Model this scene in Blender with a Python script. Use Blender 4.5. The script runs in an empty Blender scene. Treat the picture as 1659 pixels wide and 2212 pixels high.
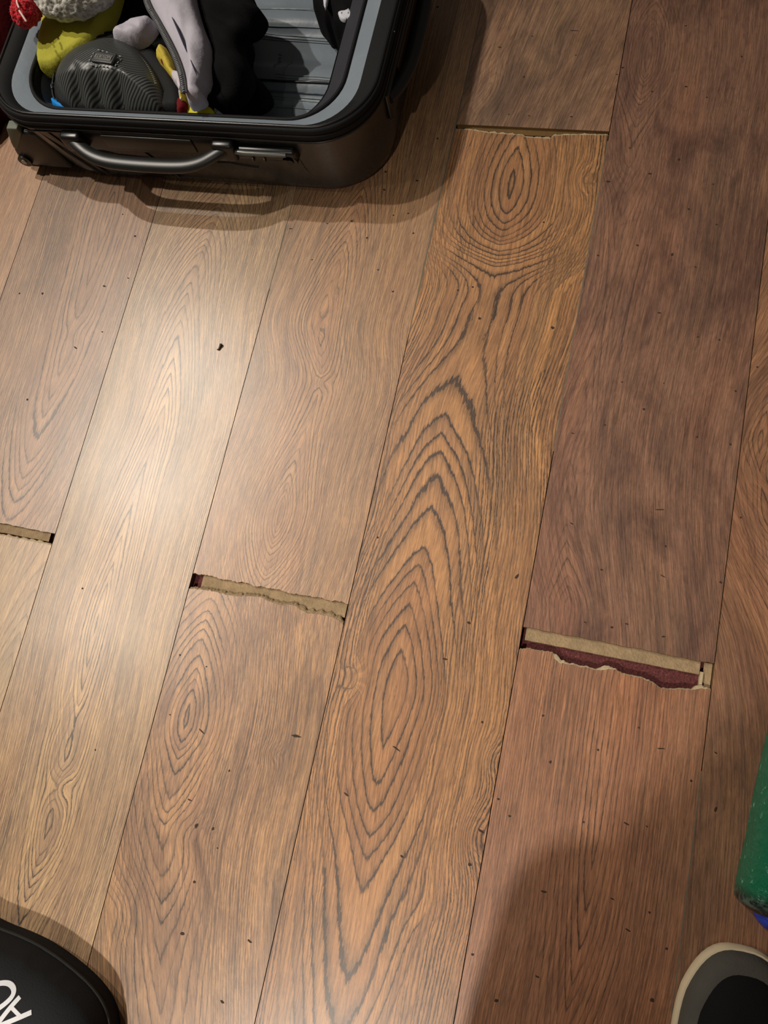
import bpy, bmesh, math, random
import numpy as np
from mathutils import Vector, Matrix, noise
from mathutils.geometry import delaunay_2d_cdt
random.seed(7); rng = np.random.default_rng(7)
C = bpy.context.scene.collection
sc = bpy.context.scene

# ------------------------------------------------------------------ camera
F = 1662.0
CAM = (0.78553, 0.0, 0.82491)
ANG = (0.255093, 0.186221, 0.215222)
def rotm(a):
    cx, sx = math.cos(a[0]), math.sin(a[0]); cy, sy = math.cos(a[1]), math.sin(a[1]); cz, sz = math.cos(a[2]), math.sin(a[2])
    return Matrix(((cz, -sz, 0), (sz, cz, 0), (0, 0, 1))) @ Matrix(((cy, 0, sy), (0, 1, 0), (-sy, 0, cy))) @ Matrix(((1, 0, 0), (0, cx, -sx), (0, sx, cx)))
RM = rotm(ANG)
cd = bpy.data.cameras.new('camera'); co = bpy.data.objects.new('camera', cd); C.objects.link(co)
cd.sensor_fit = 'HORIZONTAL'; cd.sensor_width = 36; cd.lens = 36 * F / 1659
cd.clip_start = 0.01
co.matrix_world = Matrix.Translation(CAM) @ RM.to_4x4()
sc.camera = co
def at(px, py, z=0.0):            # a point of the place seen at a pixel, on the level z
    d = RM @ Vector(((px - 829.5) / F, -(py - 1106) / F, -1.0))
    t = (z - CAM[2]) / d.z
    return (CAM[0] + t * d.x, CAM[1] + t * d.y)

# ------------------------------------------------------------------ light
w = bpy.data.worlds.new('world'); sc.world = w; w.use_nodes = True
w.node_tree.nodes['Background'].inputs[0].default_value = (1.0, 0.84, 0.70, 1)
w.node_tree.nodes['Background'].inputs[1].default_value = 0.07
AIM = Vector((0.25, 0.42, 0))
def lamp(name, loc, power, rad, ang=60, blend=0.6, col=(1.0, 0.91, 0.80), aim=AIM):
    l = bpy.data.lights.new(name, 'SPOT'); l.energy = power; l.shadow_soft_size = rad; l.color = col
    l.spot_size = math.radians(ang); l.spot_blend = blend
    o = bpy.data.objects.new(name, l); C.objects.link(o); o.location = loc
    o.rotation_euler = (aim - Vector(loc)).to_track_quat('-Z', 'Y').to_euler()
lamp('ceiling_or_added_spot', (-1.05, 1.25, 2.4), 122, 0.028, 50, 1.0, aim=Vector((0.45, 0.55, 0)))
lamp('ceiling_or_added_spot', (-1.15, 0.66, 2.4), 135, 0.028, 44, 1.0, aim=Vector((0.28, 0.42, 0)))
lamp('ceiling_or_added_spot', (-1.15, -0.02, 2.4), 86, 0.03, 30, 0.9, aim=Vector((0.30, -0.05, 0)))
lamp('ceiling_or_added_spot', (0.20, -1.80, 2.4), 270, 0.045, 34, 0.9, aim=Vector((0.82, -0.20, 0)))  # added lamp, no such source known; lights the floor around the figure's shadow
sc.view_settings.view_transform = 'Standard'; sc.view_settings.look = 'None'
sc.view_settings.exposure = -0.10; sc.view_settings.gamma = 1.0; sc.view_settings.use_curve_mapping = False

# ------------------------------------------------------------------ helpers
def srgb(r, g, b):
    f = lambda c: (c / 255 / 12.92) if c / 255 <= 0.04045 else ((c / 255 + 0.055) / 1.055) ** 2.4
    return (f(r), f(g), f(b), 1)
class NT:
    def __init__(s, name):
        s.m = bpy.data.materials.new(name); s.m.use_nodes = True; s.t = s.m.node_tree
        s.b = s.t.nodes['Principled BSDF']
    def n(s, typ, ins=None, **kw):
        nd = s.t.nodes.new(typ)
        for k, v in kw.items(): setattr(nd, k, v)
        for k, v in (ins or {}).items():
            if hasattr(v, 'is_linked') or isinstance(v, bpy.types.NodeSocket): s.t.links.new(v, nd.inputs[k])
            else: nd.inputs[k].default_value = v
        return nd
    def math(s, op, a, b=0.0, c=0.0, clamp=False):
        return s.n('ShaderNodeMath', {0: a, 1: b, 2: c}, operation=op, use_clamp=clamp).outputs[0]
    def mix(s, f, a, b, bt='MIX'):
        nd = s.n('ShaderNodeMix', data_type='RGBA', blend_type=bt)
        for k, v in ((0, f), (6, a), (7, b)):
            if isinstance(v, bpy.types.NodeSocket): s.t.links.new(v, nd.inputs[k])
            else: nd.inputs[k].default_value = v
        return nd.outputs[2]
    def noise(s, vec, scale, detail=3, rough=0.55, dist=0.0):
        return s.n('ShaderNodeTexNoise', {'Vector': vec, 'Scale': scale, 'Detail': detail, 'Roughness': rough, 'Distortion': dist}).outputs[0]
    def scaled(s, vec, sc_):
        return s.n('ShaderNodeVectorMath', {0: vec, 1: sc_}, operation='MULTIPLY').outputs[0]
    def rng(s, v, a, b, c=0.0, d=1.0):
        return s.n('ShaderNodeMapRange', {0: v, 1: a, 2: b, 3: c, 4: d}).outputs[0]
    def obj(s): return s.n('ShaderNodeTexCoord').outputs['Object']
    def set(s, **kw):
        for k, v in kw.items():
            k = k.replace('_', ' ')
            if isinstance(v, bpy.types.NodeSocket): s.t.links.new(v, s.b.inputs[k])
            else: s.b.inputs[k].default_value = v
    def bump(s, h, strength, dist):
        nd = s.n('ShaderNodeBump', {'Height': h, 'Strength': strength, 'Distance': dist})
        s.t.links.new(nd.outputs[0], s.b.inputs['Normal'])

def plain(name, col, rough=0.6, spec=0.5, bscale=0, bstr=0.3, bdist=0.001, var=0.12, vscale=60, sheen=0, metallic=0, coat=0):
    m = NT(name); o = m.obj(); nz = m.noise(o, vscale, 4)
    c = m.mix(nz, tuple(v * (1 - var) for v in col[:3]) + (1,), tuple(min(1, v * (1 + var)) for v in col[:3]) + (1,))
    m.set(Base_Color=c, Roughness=rough, Specular_IOR_Level=spec, Metallic=metallic, Sheen_Weight=sheen, Coat_Weight=coat)
    if bscale: m.bump(m.noise(o, bscale, 4), bstr, bdist)
    return m.m

def link(name, me, mats, parent=None, smooth=True):
    ob = bpy.data.objects.new(name, me); C.objects.link(ob)
    for m in (mats if isinstance(mats, (list, tuple)) else [mats]): me.materials.append(m)
    if smooth: me.polygons.foreach_set('use_smooth', [True] * len(me.polygons))
    if parent: ob.parent = parent; ob.matrix_parent_inverse = parent.matrix_world.inverted() if False else Matrix.Translation(-Vector(parent.location))
    return ob
def mesh(name, v, f):
    me = bpy.data.meshes.new(name); me.from_pydata([tuple(p) for p in v], [], f); me.update(); return me
def thing(name, label, cat, loc=(0, 0, 0), group=None):
    o = bpy.data.objects.new(name, None); C.objects.link(o); o.location = loc; o.empty_display_size = 0.05
    tag(o, label, cat, group); return o
def tag(o, label, cat, group=None):
    o['label'] = label; o['category'] = cat
    if group: o['group'] = group
    return o
def autosmooth(me, deg=40):
    bm = bmesh.new(); bm.from_mesh(me); bmesh.ops.recalc_face_normals(bm, faces=bm.faces)
    for e in bm.edges:
        if len(e.link_faces) == 2 and e.calc_face_angle(0) > math.radians(deg): e.smooth = False
    bm.to_mesh(me); bm.free()
def tube_vf(pts, rad, seg=10, closed=False, flat=1.0, up=Vector((0, 0, 1))):
    V, Fc = [], []; n = len(pts); P = [Vector(p) for p in pts]
    for i, p in enumerate(P):
        a = P[(i - 1) % n] if (closed or i > 0) else p; b = P[(i + 1) % n] if (closed or i < n - 1) else p
        t = (b - a).normalized(); s = t.cross(up)
        if s.length < 1e-4: s = t.cross(Vector((0, 1, 0)))
        s.normalize(); u = s.cross(t).normalized()
        r = rad[i] if hasattr(rad, '__len__') else rad
        for k in range(seg):
            a_ = 2 * math.pi * k / seg
            V.append(p + s * (r * math.cos(a_)) + u * (r * flat * math.sin(a_)))
    m = n if closed else n - 1
    for i in range(m):
        for k in range(seg):
            j = (i + 1) % n
            Fc.append((i * seg + k, i * seg + (k + 1) % seg, j * seg + (k + 1) % seg, j * seg + k))
    if not closed:
        Fc.append(tuple(range(seg))[::-1]); Fc.append(tuple((n - 1) * seg + k for k in range(seg)))
    return V, Fc
def tube(name, pts, rad, mat, parent=None, **kw):
    v, f = tube_vf(pts, rad, **kw); me = mesh(name, v, f); autosmooth(me, 60); return link(name, me, mat, parent)
def bevbox(name, cx, cy, cz, sx, sy, sz, mat, parent=None, bev=0.002, rot=None, seg=3):
    bm = bmesh.new(); bmesh.ops.create_cube(bm, size=1)
    bmesh.ops.scale(bm, vec=(sx, sy, sz), verts=bm.verts)
    bmesh.ops.bevel(bm, geom=bm.edges[:], offset=bev, segments=seg, affect='EDGES', profile=0.5)
    M = Matrix.Translation((cx, cy, cz)) @ (rot.to_4x4() if rot else Matrix())
    bmesh.ops.transform(bm, matrix=M, verts=bm.verts)
    me = bpy.data.meshes.new(name); bm.to_mesh(me); bm.free(); autosmooth(me, 50)
    return link(name, me, mat, parent)
def smooth_poly(pts, it=2, closed=True):
    P = [tuple(p) for p in pts]
    for _ in range(it):
        Q = []
        n = len(P)
        rngi = range(n) if closed else range(n - 1)
        if not closed: Q.append(P[0])
        for i in rngi:
            a, b = P[i], P[(i + 1) % n]
            Q.append(tuple(0.75 * x + 0.25 * y for x, y in zip(a, b))); Q.append(tuple(0.25 * x + 0.75 * y for x, y in zip(a, b)))
        if not closed: Q.append(P[-1])
        P = Q
    return P
def dens(P, step):
    out = []
    for i in range(len(P)):
        a = np.array(P[i][:2]); b = np.array(P[(i + 1) % len(P)][:2]); L = np.linalg.norm(b - a); k = max(1, int(round(L / step)))
        for j in range(k): out.append(tuple(a + (b - a) * j / k))
    return out
def cushion_me(name, outline, ztop, zbot, rnd=0.012, step=0.004, h=0.02, folds=0.0, fscale=25, fseed=0, fdir=(1, 1), zf=None, soft=2, thick=None):
    """a solid soft body: outline (world xy) extruded from zbot to a rounded, folded top.  ztop = edge level + h at the crown.
    zf(x, y) may give the crown level; thick makes it a draped sheet of that thickness instead."""
    P = dens(smooth_poly(outline, soft), step)
    A = np.array(P); x0, y0 = A.min(0); x1, y1 = A.max(0)
    gx, gy = np.meshgrid(np.arange(x0, x1, step), np.arange(y0, y1, step)); G = np.stack([gx.ravel(), gy.ravel()], 1)
    def edist(Q):
        d = np.full(len(Q), 9.9)
        for i in range(len(A)):
            a = A[i]; b = A[(i + 1) % len(A)]; ab = b - a; t = np.clip(((Q - a) @ ab) / (ab @ ab + 1e-12), 0, 1)
            d = np.minimum(d, np.linalg.norm(Q - a - t[:, None] * ab, axis=1))
        return d
    ins = np.zeros(len(G), bool)
    for i in range(len(A)):
        a = A[i]; b = A[(i + 1) % len(A)]
        c = (a[1] > G[:, 1]) != (b[1] > G[:, 1])
        with np.errstate(divide='ignore', invalid='ignore'):
            xx = (b[0] - a[0]) * (G[:, 1] - a[1]) / (b[1] - a[1]) + a[0]
        ins ^= c & (G[:, 0] < xx)
    G = G[ins]; G = G[edist(G) > step * 0.6]
    Q = np.vstack([A, G]); d = np.concatenate([np.zeros(len(A)), edist(G)])
    nb = len(A)
    vs, es, fs, ov, oe, of = delaunay_2d_cdt([Vector(q) for q in Q], [], [list(range(nb))], 1, 1e-7)
    V = []; 
    dist = {}
    Qo = np.array([tuple(v) for v in vs])
    dd = edist(Qo); 
    top = []
    for i, (x, y) in enumerate(Qo):
        k = min(1.0, dd[i] / rnd); prof = math.sqrt(max(0, 1 - (1 - k) ** 2))
        c = (zf(x, y) if zf else ztop + h)
        e = (c - h)
        z = e + (c - e) * prof
        if folds:
            u = x * fdir[0] + y * fdir[1]; vv = -x * fdir[1] + y * fdir[0]
            nz = noise.noise(Vector((u * fscale, vv * fscale * 0.3, fseed))) + 0.5 * noise.noise(Vector((u * fscale * 2.3, vv * fscale * 0.8, fseed + 5)))
            z += folds * nz * k
        top.append(z)
    n = len(Qo)
    if thick: bot = [t - thick for t in top]
    else: bot = [zbot] * n
    V = [(Qo[i][0], Qo[i][1], top[i]) for i in range(n)] + [(Qo[i][0], Qo[i][1], bot[i]) for i in range(n)]
    Fc = []
    cnt = {}
    for f in fs:
        f = list(f)
        ar = sum(Qo[f[i]][0] * Qo[f[(i + 1) % len(f)]][1] - Qo[f[(i + 1) % len(f)]][0] * Qo[f[i]][1] for i in range(len(f)))
        if ar < 0: f = f[::-1]
        Fc.append(tuple(f)); Fc.append(tuple(n + i for i in f[::-1]))
        for i in range(len(f)):
            e = (f[i], f[(i + 1) % len(f)])
            if (e[1], e[0]) in cnt: del cnt[(e[1], e[0])]
            else: cnt[e] = 1
    for (a, b) in cnt: Fc.append((b, a, n + a, n + b))
    me = mesh(name, V, Fc); autosmooth(me, 75)
    return me
def cushion(name, outline, mat, parent=None, **kw):
    kw.setdefault('ztop', 0); kw.setdefault('zbot', 0)
    return link(name, cushion_me(name, outline, **kw), mat, parent)
def px(pts, z): return [at(a, b, z) for a, b in pts]

# ------------------------------------------------------------------ laminate material
def laminate():
    m = NT('laminate_oak'); A = lambda n: m.n('ShaderNodeAttribute', attribute_name=n)
    o = m.obj()
    g = A('grain').outputs['Vector']; sep = m.n('ShaderNodeSeparateXYZ', {0: g}).outputs       # across, depth, knot
    par = m.n('ShaderNodeSeparateXYZ', {0: A('par').outputs['Vector']}).outputs                 # 1/spacing, line contrast, blotch
    tint = A('tint').outputs['Color']; seed = A('seed').outputs['Fac']
    ox = m.n('ShaderNodeSeparateXYZ', {0: o}).outputs
    P = m.n('ShaderNodeCombineXYZ', {0: m.math('ADD', sep[0], m.math('MULTIPLY', seed, 3.1)), 1: ox[1], 2: seed}).outputs[0]
    pw = lambda q: m.math('POWER', m.math('ADD', m.math('ABSOLUTE', q), 0.0012), 1.42)
    r = m.math('POWER', m.math('ADD', pw(m.math('MULTIPLY', sep[0], 1.18)), pw(sep[1])), 1 / 1.42)
    ph = m.math('MULTIPLY', r, par[0])
    ph = m.math('ADD', ph, sep[2])
    wv = m.n('ShaderNodeTexNoise', {'W': m.math('ADD', m.math('MULTIPLY', ph, 0.23), m.math('MULTIPLY', seed, 7.0)), 'Scale': 1.0, 'Detail': 2.0}, noise_dimensions='1D').outputs[0]
    ph = m.math('ADD', ph, m.math('MULTIPLY', m.math('SUBTRACT', wv, 0.5), 1.9))
    n1 = m.noise(m.scaled(P, (22, 4, 1)), 1, 2); n2 = m.noise(m.scaled(P, (330, 60, 1)), 1, 3, 0.7)
    ph = m.math('ADD', ph, m.math('MULTIPLY', m.math('SUBTRACT', n1, 0.5), 0.95))
    ph = m.math('ADD', ph, m.math('MULTIPLY', m.math('SUBTRACT', n2, 0.5), 0.50))
    fr = m.math('FRACT', ph); idx = m.math('FLOOR', ph)
    wn = m.n('ShaderNodeTexWhiteNoise', {'Vector': m.n('ShaderNodeCombineXYZ', {0: idx, 1: seed}).outputs[0]}, noise_dimensions='2D').outputs[0]
    cr = m.n('ShaderNodeValToRGB', {0: fr}); e = cr.color_ramp; e.interpolation = 'EASE'
    e.elements[0].position = 0.0; e.elements[0].color = (0.25, 0.25, 0.25, 1); e.elements[1].position = 1.0; e.elements[1].color = (0.3, .3, .3, 1)
    for p_, v in ((0.10, 0.0), (0.50, 0.05), (0.78, 0.34), (0.89, 1.15), (0.94, 1.1)):
        x = e.elements.new(p_); x.color = (v, v, v, 1)
    line = m.math('MULTIPLY', cr.outputs[0], m.rng(wn, 0, 1, 0.45, 1.15))
    line = m.math('MULTIPLY', line, m.rng(m.noise(m.scaled(P, (40, 9, 1)), 1, 2), 0.3, 0.65, 0.45, 1.15))
    line = m.math('MULTIPLY', line, m.rng(m.math('ABSOLUTE', sep[0]), 0.025, 0.07, 1.2, 0.35))
    ph2 = m.math('ADD', m.math('ADD', m.math('MULTIPLY', m.math('ABSOLUTE', sep[0]), 215.0), m.math('MULTIPLY', ph, 0.8)), m.math('MULTIPLY', n2, 0.9))
    wv2 = m.n('ShaderNodeTexNoise', {'W': m.math('ADD', m.math('MULTIPLY', ph2, 0.31), m.math('MULTIPLY', seed, 3.0)), 'Scale': 1.0, 'Detail': 2.0}, noise_dimensions='1D').outputs[0]
    ph2 = m.math('ADD', ph2, m.math('MULTIPLY', wv2, 1.6))
    l2 = m.math('POWER', m.math('ADD', m.math('MULTIPLY', m.math('SINE', m.math('MULTIPLY', ph2, 6.2832)), 0.5), 0.5), 2.2)
    l2 = m.math('MULTIPLY', l2, m.rng(m.math('ABSOLUTE', sep[0]), 0.020, 0.052, 0.08, 0.80))
    l2 = m.math('MULTIPLY', l2, m.rng(m.noise(m.scaled(P, (33, 5, 1)), 1, 3), 0.35, 0.65, 0.35, 1.1))
    line = m.math('MAXIMUM', line, m.math('MULTIPLY', l2, 0.95))
    line = m.math('MULTIPLY', line, par[1], clamp=True)
    # fibres and pores along the grain
    kx = m.n('ShaderNodeCombineXYZ', {0: m.math('ADD', sep[0], m.math('MULTIPLY', sep[2], 0.005)), 1: ox[1], 2: seed}).outputs[0]
    f1 = m.noise(m.scaled(kx, (560, 26, 1)), 1, 3, 0.65)
    f2 = m.noise(m.scaled(kx, (1300, 120, 1)), 1, 2, 0.6)
    f3 = m.noise(m.scaled(kx, (170, 7, 1)), 1, 4, 0.7)
    po = m.noise(m.scaled(kx, (850, 48, 1)), 1, 2, 0.6)
    bl = m.noise(m.scaled(P, (17, 7, 1)), 1, 7, 0.68, 0.6)
    mo = m.noise(m.scaled(P, (90, 40, 1)), 1, 5, 0.7, 0.8)
    hu = m.noise(m.scaled(P, (11, 2.2, 1)), 1.0, 4, 0.6)
    dark = m.mix(0.6, m.mix(1.0, tint, (0.26, 0.25, 0.27, 1), 'MULTIPLY'), srgb(58, 44, 34))
    warm = m.mix(1.0, tint, (1.06, 0.86, 0.77, 1), 'MULTIPLY')
    cool = m.mix(1.0, tint, (0.66, 0.72, 0.70, 1), 'MULTIPLY')
    gold = m.mix(1.0, tint, (1.24, 1.17, 0.98, 1), 'MULTIPLY')
    base = m.mix(m.rng(hu, 0.50, 0.70, 0, .8), tint, warm)
    base = m.mix(m.rng(hu, 0.46, 0.32, 0, .8), base, cool)
    base = m.mix(m.rng(f3, 0.48, 0.68, 0, 0.85), base, gold)
    base = m.mix(m.rng(f3, 0.48, 0.32, 0, 0.40), base, dark)
    band = m.math('MULTIPLY', m.math('SUBTRACT', wn, 0.5), m.math('MULTIPLY', par[1], 0.9))
    base = m.mix(m.rng(band, 0, .5, 0, 1), base, gold)
    base = m.mix(m.rng(band, 0, -.5, 0, .75), base, m.mix(1.0, tint, (0.80, 0.71, 0.66, 1), 'MULTIPLY'))
    base = m.mix(line, base, dark)
    fib = m.math('ADD', m.rng(f1, 0.32, 0.68, 0.70, 1.26), m.rng(f2, 0.3, 0.7, -0.14, 0.14))
    fib = m.math('MULTIPLY', fib, m.rng(po, 0.60, 0.72, 1.0, 0.70))
    base = m.mix(1.0, base, m.n('ShaderNodeCombineColor', {0: fib, 1: fib, 2: fib}).outputs[0], 'MULTIPLY')
    grey = m.mix(1.0, base, (0.50, 0.47, 0.50, 1), 'MULTIPLY')
    base = m.mix(m.math('MULTIPLY', m.rng(bl, 0.44, 0.66), par[2], clamp=True), base, grey)
    base = m.mix(m.math('MULTIPLY', m.rng(mo, 0.50, 0.68), m.math('MULTIPLY', par[2], 0.5), clamp=True), base, grey)
    kd = m.rng(m.math('ABSOLUTE', sep[2]), 2.5, 6.0, 0.0, 0.55)
    base = m.mix(kd, base, m.mix(1.0, tint, (0.34, 0.28, 0.26, 1), 'MULTIPLY'))
    m.set(Base_Color=base, Specular_IOR_Level=0.5)
    h = m.math('ADD', m.math('MULTIPLY', line, -0.5), m.math('ADD', m.math('MULTIPLY', f1, 0.9), m.math('MULTIPLY', f2, 0.9)))
    m.bump(h, 0.35, 0.0004)
    m.set(Roughness=m.rng(m.math('ADD', f1, m.math('MULTIPLY', bl, 0.6)), 0.5, 1.1, 0.40, 0.52), Coat_Weight=0.62, Coat_Roughness=0.31)
    return m.m
LAM = laminate()
CORE = plain('fibreboard_core', srgb(148, 126, 96), 0.85, 0.3, 400, 0.9, 0.0015, 0.45, 110)
CORE_PALE = plain('chipped_fibreboard', srgb(176, 158, 128), 0.85, 0.3, 420, 0.6, 0.0008, 0.22, 160)
CORE_DARK = plain('grimy_fibreboard', srgb(104, 78, 42), 0.8, 0.3, 300, 0.6, 0.0008, 0.3, 90)
def underlay_mat():
    m = NT('red_underlay'); o = m.obj(); v = m.noise(m.scaled(o, (1, 1, 1)), 420, 4, 0.7); v2 = m.noise(o, 150, 3)
    c = m.mix(m.rng(v, 0.35, 0.7), srgb(62, 24, 26), srgb(128, 66, 62)); c = m.mix(m.rng(v, 0.66, 0.74), c, srgb(165, 140, 125))
    m.set(Base_Color=m.mix(m.rng(v2, .3, .7, 0, .5), c, srgb(80, 32, 34)), Roughness=0.9); m.bump(v, 1.0, 0.002); return m.m
UND = underlay_mat()

# ------------------------------------------------------------------ floor: planks with grain laid out per board
W = 0.19; TH = 0.009; GAP = 0.00045
def interp(c, v, k):
    xs = [q[0] for q in c]; ys = [q[k] for q in c]
    o = np.argsort(xs); xs = np.array(xs)[o]; ys = np.array(ys)[o]
    # smooth cubic-hermite
    m = np.gradient(ys, xs); i = np.clip(np.searchsorted(xs, v) - 1, 0, len(xs) - 2)
    h = xs[i + 1] - xs[i]; t = np.clip((v - xs[i]) / h, 0, 1)
    return ((2 * t**3 - 3 * t**2 + 1) * ys[i] + (t**3 - 2 * t**2 + t) * h * m[i] + (-2 * t**3 + 3 * t**2) * ys[i + 1] + (t**3 - t**2) * h * m[i + 1])
def jag(seed, amp, base, n=220):
    """ragged end edge as a function of u"""
    def f(u):
        return base + amp * (noise.noise(Vector((u * 70, seed, 0))) + 0.6 * noise.noise(Vector((u * 220, seed, 3))) + 0.35 * noise.noise(Vector((u * 520, seed, 7))))
    return f
floor_v, floor_f, floor_m = [], [], []
att = {'grain': [], 'par': [], 'tint': [], 'seed': []}
def plank(col, v0f, v1f, ctl, knots, tint, inv_s, contrast, blotch, seed, fine=True, ku=1.0, dk=1.0):
    x0 = col * W + GAP; x1 = (col + 1) * W - GAP
    nu = 150 if fine else 20
    us = np.linspace(x0, x1, nu + 1) - col * W
    lo = np.array([v0f(u) if callable(v0f) else v0f for u in us]); hi = np.array([v1f(u) if callable(v1f) else v1f for u in us])
    nv = max(6, int((hi.max() - lo.min()) / (0.0055 if fine else 0.05)))
    t = np.linspace(0, 1, nv + 1)
    Vv = lo[None, :] + t[:, None] * (hi - lo)[None, :]; U = np.repeat(us[None, :], nv + 1, 0)
    uc = interp(ctl, Vv.ravel(), 1).reshape(Vv.shape); dd = interp(ctl, Vv.ravel(), 2).reshape(Vv.shape) * dk
    K = np.zeros_like(Vv); du = np.zeros_like(Vv)
    for (qu, kv, ra, rb, a) in knots:
        e = np.exp(-((U - qu) / ra) ** 2 - ((Vv - kv) / rb) ** 2); K += a * e
    b0 = len(floor_v); n1 = nu + 1
    for i in range(nv + 1):
        for j in range(n1): floor_v.append((U[i, j] + col * W, Vv[i, j], 0.0))
    for i in range(nv):
        for j in range(nu):
            a = b0 + i * n1 + j; floor_f.append((a, a + 1, a + 1 + n1, a + n1)); floor_m.append(0)
    g = np.stack([((U - uc) * ku).ravel(), dd.ravel(), K.ravel()], 1); att['grain'].append(g)
    N = g.shape[0]
    # sides
    ring = [b0 + j for j in range(n1)] + [b0 + i * n1 + nu for i in range(1, nv + 1)] + [b0 + nv * n1 + j for j in range(nu - 1, -1, -1)] + [b0 + i * n1 for i in range(nv - 1, 0, -1)]
    s0 = len(floor_v)
    for q in ring:
        p = floor_v[q]; floor_v.append((p[0], p[1], -0.0003))
    for q in ring:
        p = floor_v[q]; floor_v.append((p[0], p[1], -TH))
    R = len(ring)
    for i in range(R):
        j = (i + 1) % R
        floor_f.append((ring[i], s0 + i, s0 + j, ring[j])); floor_m.append(0)
        floor_f.append((s0 + i, s0 + R + i, s0 + R + j, s0 + j)); floor_m.append(1)
    ex = np.repeat(g[:1] * 0, 2 * R, 0); ex[:R] = g[np.array(ring) - b0]; ex[R:] = ex[:R]; att['grain'].append(ex)
    N += 2 * R
    att['par'].append(np.tile([inv_s, contrast, blotch], (N, 1))); att['tint'].append(np.tile(tint, (N, 1))); att['seed'].append(np.full(N, seed))
Lx = lambda r, g, b: srgb(r, g, b)
# joint edges
J3u = lambda u: 0.6940
J3p = [(0, .6862), (.02, .6865), (.045, .6835), (.06, .683), (.087, .6825), (.0895, .6798), (.105, .6795), (.121, .6795), (.125, .684), (.135, .6853), (.16, .6872), (.19, .6885)]
J4p = [(0, .0595), (.008, .0625), (.02, .0625), (.034, .0630), (.037, .0575), (.042, .0545), (.06, .055), (.083, .0548), (.09, .0575), (.097, .0595), (.105, .0562), (.12, .0560), (.132, .0545), (.142, .050), (.15, .0498), (.158, .0525), (.172, .054), (.180, .0575), (.19, .0585)]
J2p = [(0, .0535), (.01, .0545), (.03, .0560), (.047, .0550), (.06, .0555), (.075, .0585), (.09, .0600), (.1, .0570), (.115, .0560), (.13, .0585), (.14, .0545), (.147, .0525), (.16, .0545), (.175, .0540), (.184, .052), (.19, .047)]
def pj(p, s, amp=0.0012):
    X = [q[0] for q in p]; Y = [q[1] for q in p]
    return lambda u: float(np.interp(u, X, Y)) + amp * (noise.noise(Vector((u * 400, s, 0))) + noise.noise(Vector((u * 150, s, 2))))
j3l = pj(J3p, 3, 0.0004); j4l = pj(J4p, 5, 0.0008); j2l = pj(J2p, 9, 0.0012)
j4u = jag(4.4, 0.0009, 0.0842); j2u = jag(2.2, 0.0022, 0.0715); j0u = jag(8.2, 0.0008, 0.0860); j0l = jag(6.1, 0.0016, 0.0712)
t_ = {'c3': Lx(168, 124, 84), 'c3u': Lx(146, 114, 90), 'c4': Lx(134, 99, 80), 'c4l': Lx(154, 110, 82), 'c2': Lx(166, 130, 97), 'c2l': Lx(166, 128, 94), 'c1': Lx(176, 145, 110), 'c0': Lx(166, 130, 100), 'c0l': Lx(176, 146, 110), 'c5': Lx(144, 106, 80), 'cm': Lx(176, 138, 106)}
LO, HI = -1.30, 1.30
# col 3: the board with the strong flame figure
plank(3, LO, j3l, [(-.62, .085, .075), (-.42, .083, .047), (-.286, .081, .034), (-.166, .076, .0225), (-.117, .072, .014), (-.05, .070, .006), (-.008, .071, .003), (.04, .068, .009), (.072, .067, .015), (.198, .070, .035), (.242, .067, .041), (.303, .063, .050), (.429, .082, .061), (.49, .086, .056), (.537, .085, .022), (.575, .086, .0065), (.614, .085, .0015), (.65, .084, .006), (.69, .083, .013)],
      [(.024, -.006, .012, .018, 3.0), (.178, -.13, .020, .03, 4.0), (.186, -.055, .016, .018, 2.5), (.17, .625, .016, .02, 2.8), (.165, -.20, .03, .03, -1.5)], t_['c3'], 98, 1.5, 0.30, 3.3, dk=2.3)
plank(3, J3u, HI, [(.69, .02, .05), (.9, .06, .06), (1.2, .05, .03)], [(.03, .75, .03, .03, -2.0), (.11, .84, .03, .04, 1.5)], t_['c3u'], 230, 0.4, 1.0, 7.7)
# col 4
plank(4, j4u, HI, [(.08, .05, .03), (.25, .02, .05), (.5, .03, .07), (.72, .03, .035), (.8, .031, .002), (.9, .03, .03), (1.2, .1, .08)],
      [(.031, .20, .03, .05, 1.8), (.02, .65, .03, .03, -1.8), (.03, .115, .04, .02, -1.2), (.01, .27, .02, .05, 2.0)], t_['c4'], 260, 0.5, 1.0, 12.1)
plank(4, LO, j4l, [(-.62, .09, .06), (-.3, .096, .035), (-.19, .103, .017), (-.129, .103, .008), (-.06, .102, .004), (.007, .101, .0015), (.05, .1, .004), (.1, .1, .01)],
      [], t_['c4l'], 200, 0.75, 0.35, 15.2)
# col 2
plank(2, j2u, HI, [(.06, .088, .032), (.10, .087, .017), (.158, .087, .001), (.2, .087, .010), (.26, .092, .020), (.33, .096, .022), (.40, .078, .010), (.46, .08, .016), (.6, .09, .04), (1.2, .1, .05)],
      [(.077, .400, .008, .02, 1.8), (.1, .325, .012, .010, 1.6), (.05, .30, .03, .02, -.8), (.085, .45, .006, .02, 1.0)], t_['c2'], 250, 0.75, 0.4, 18.9, dk=1.5)
plank(2, LO, j2l, [(-.62, .15, .09), (-.4, .10, .06), (-.3, .07, .05), (-.2, .045, .03), (-.13, .04, .014), (-.091, .038, .001), (-.04, .036, .012), (.0, .032, .024), (.06, .03, .045)],
      [(.145, -.10, .012, .010, 2.0), (.075, -.20, .03, .02, 1.5), (.02, -.29, .03, .03, 2.4)], t_['c2l'], 150, 0.9, 0.85, 21.4, dk=1.6)
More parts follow.
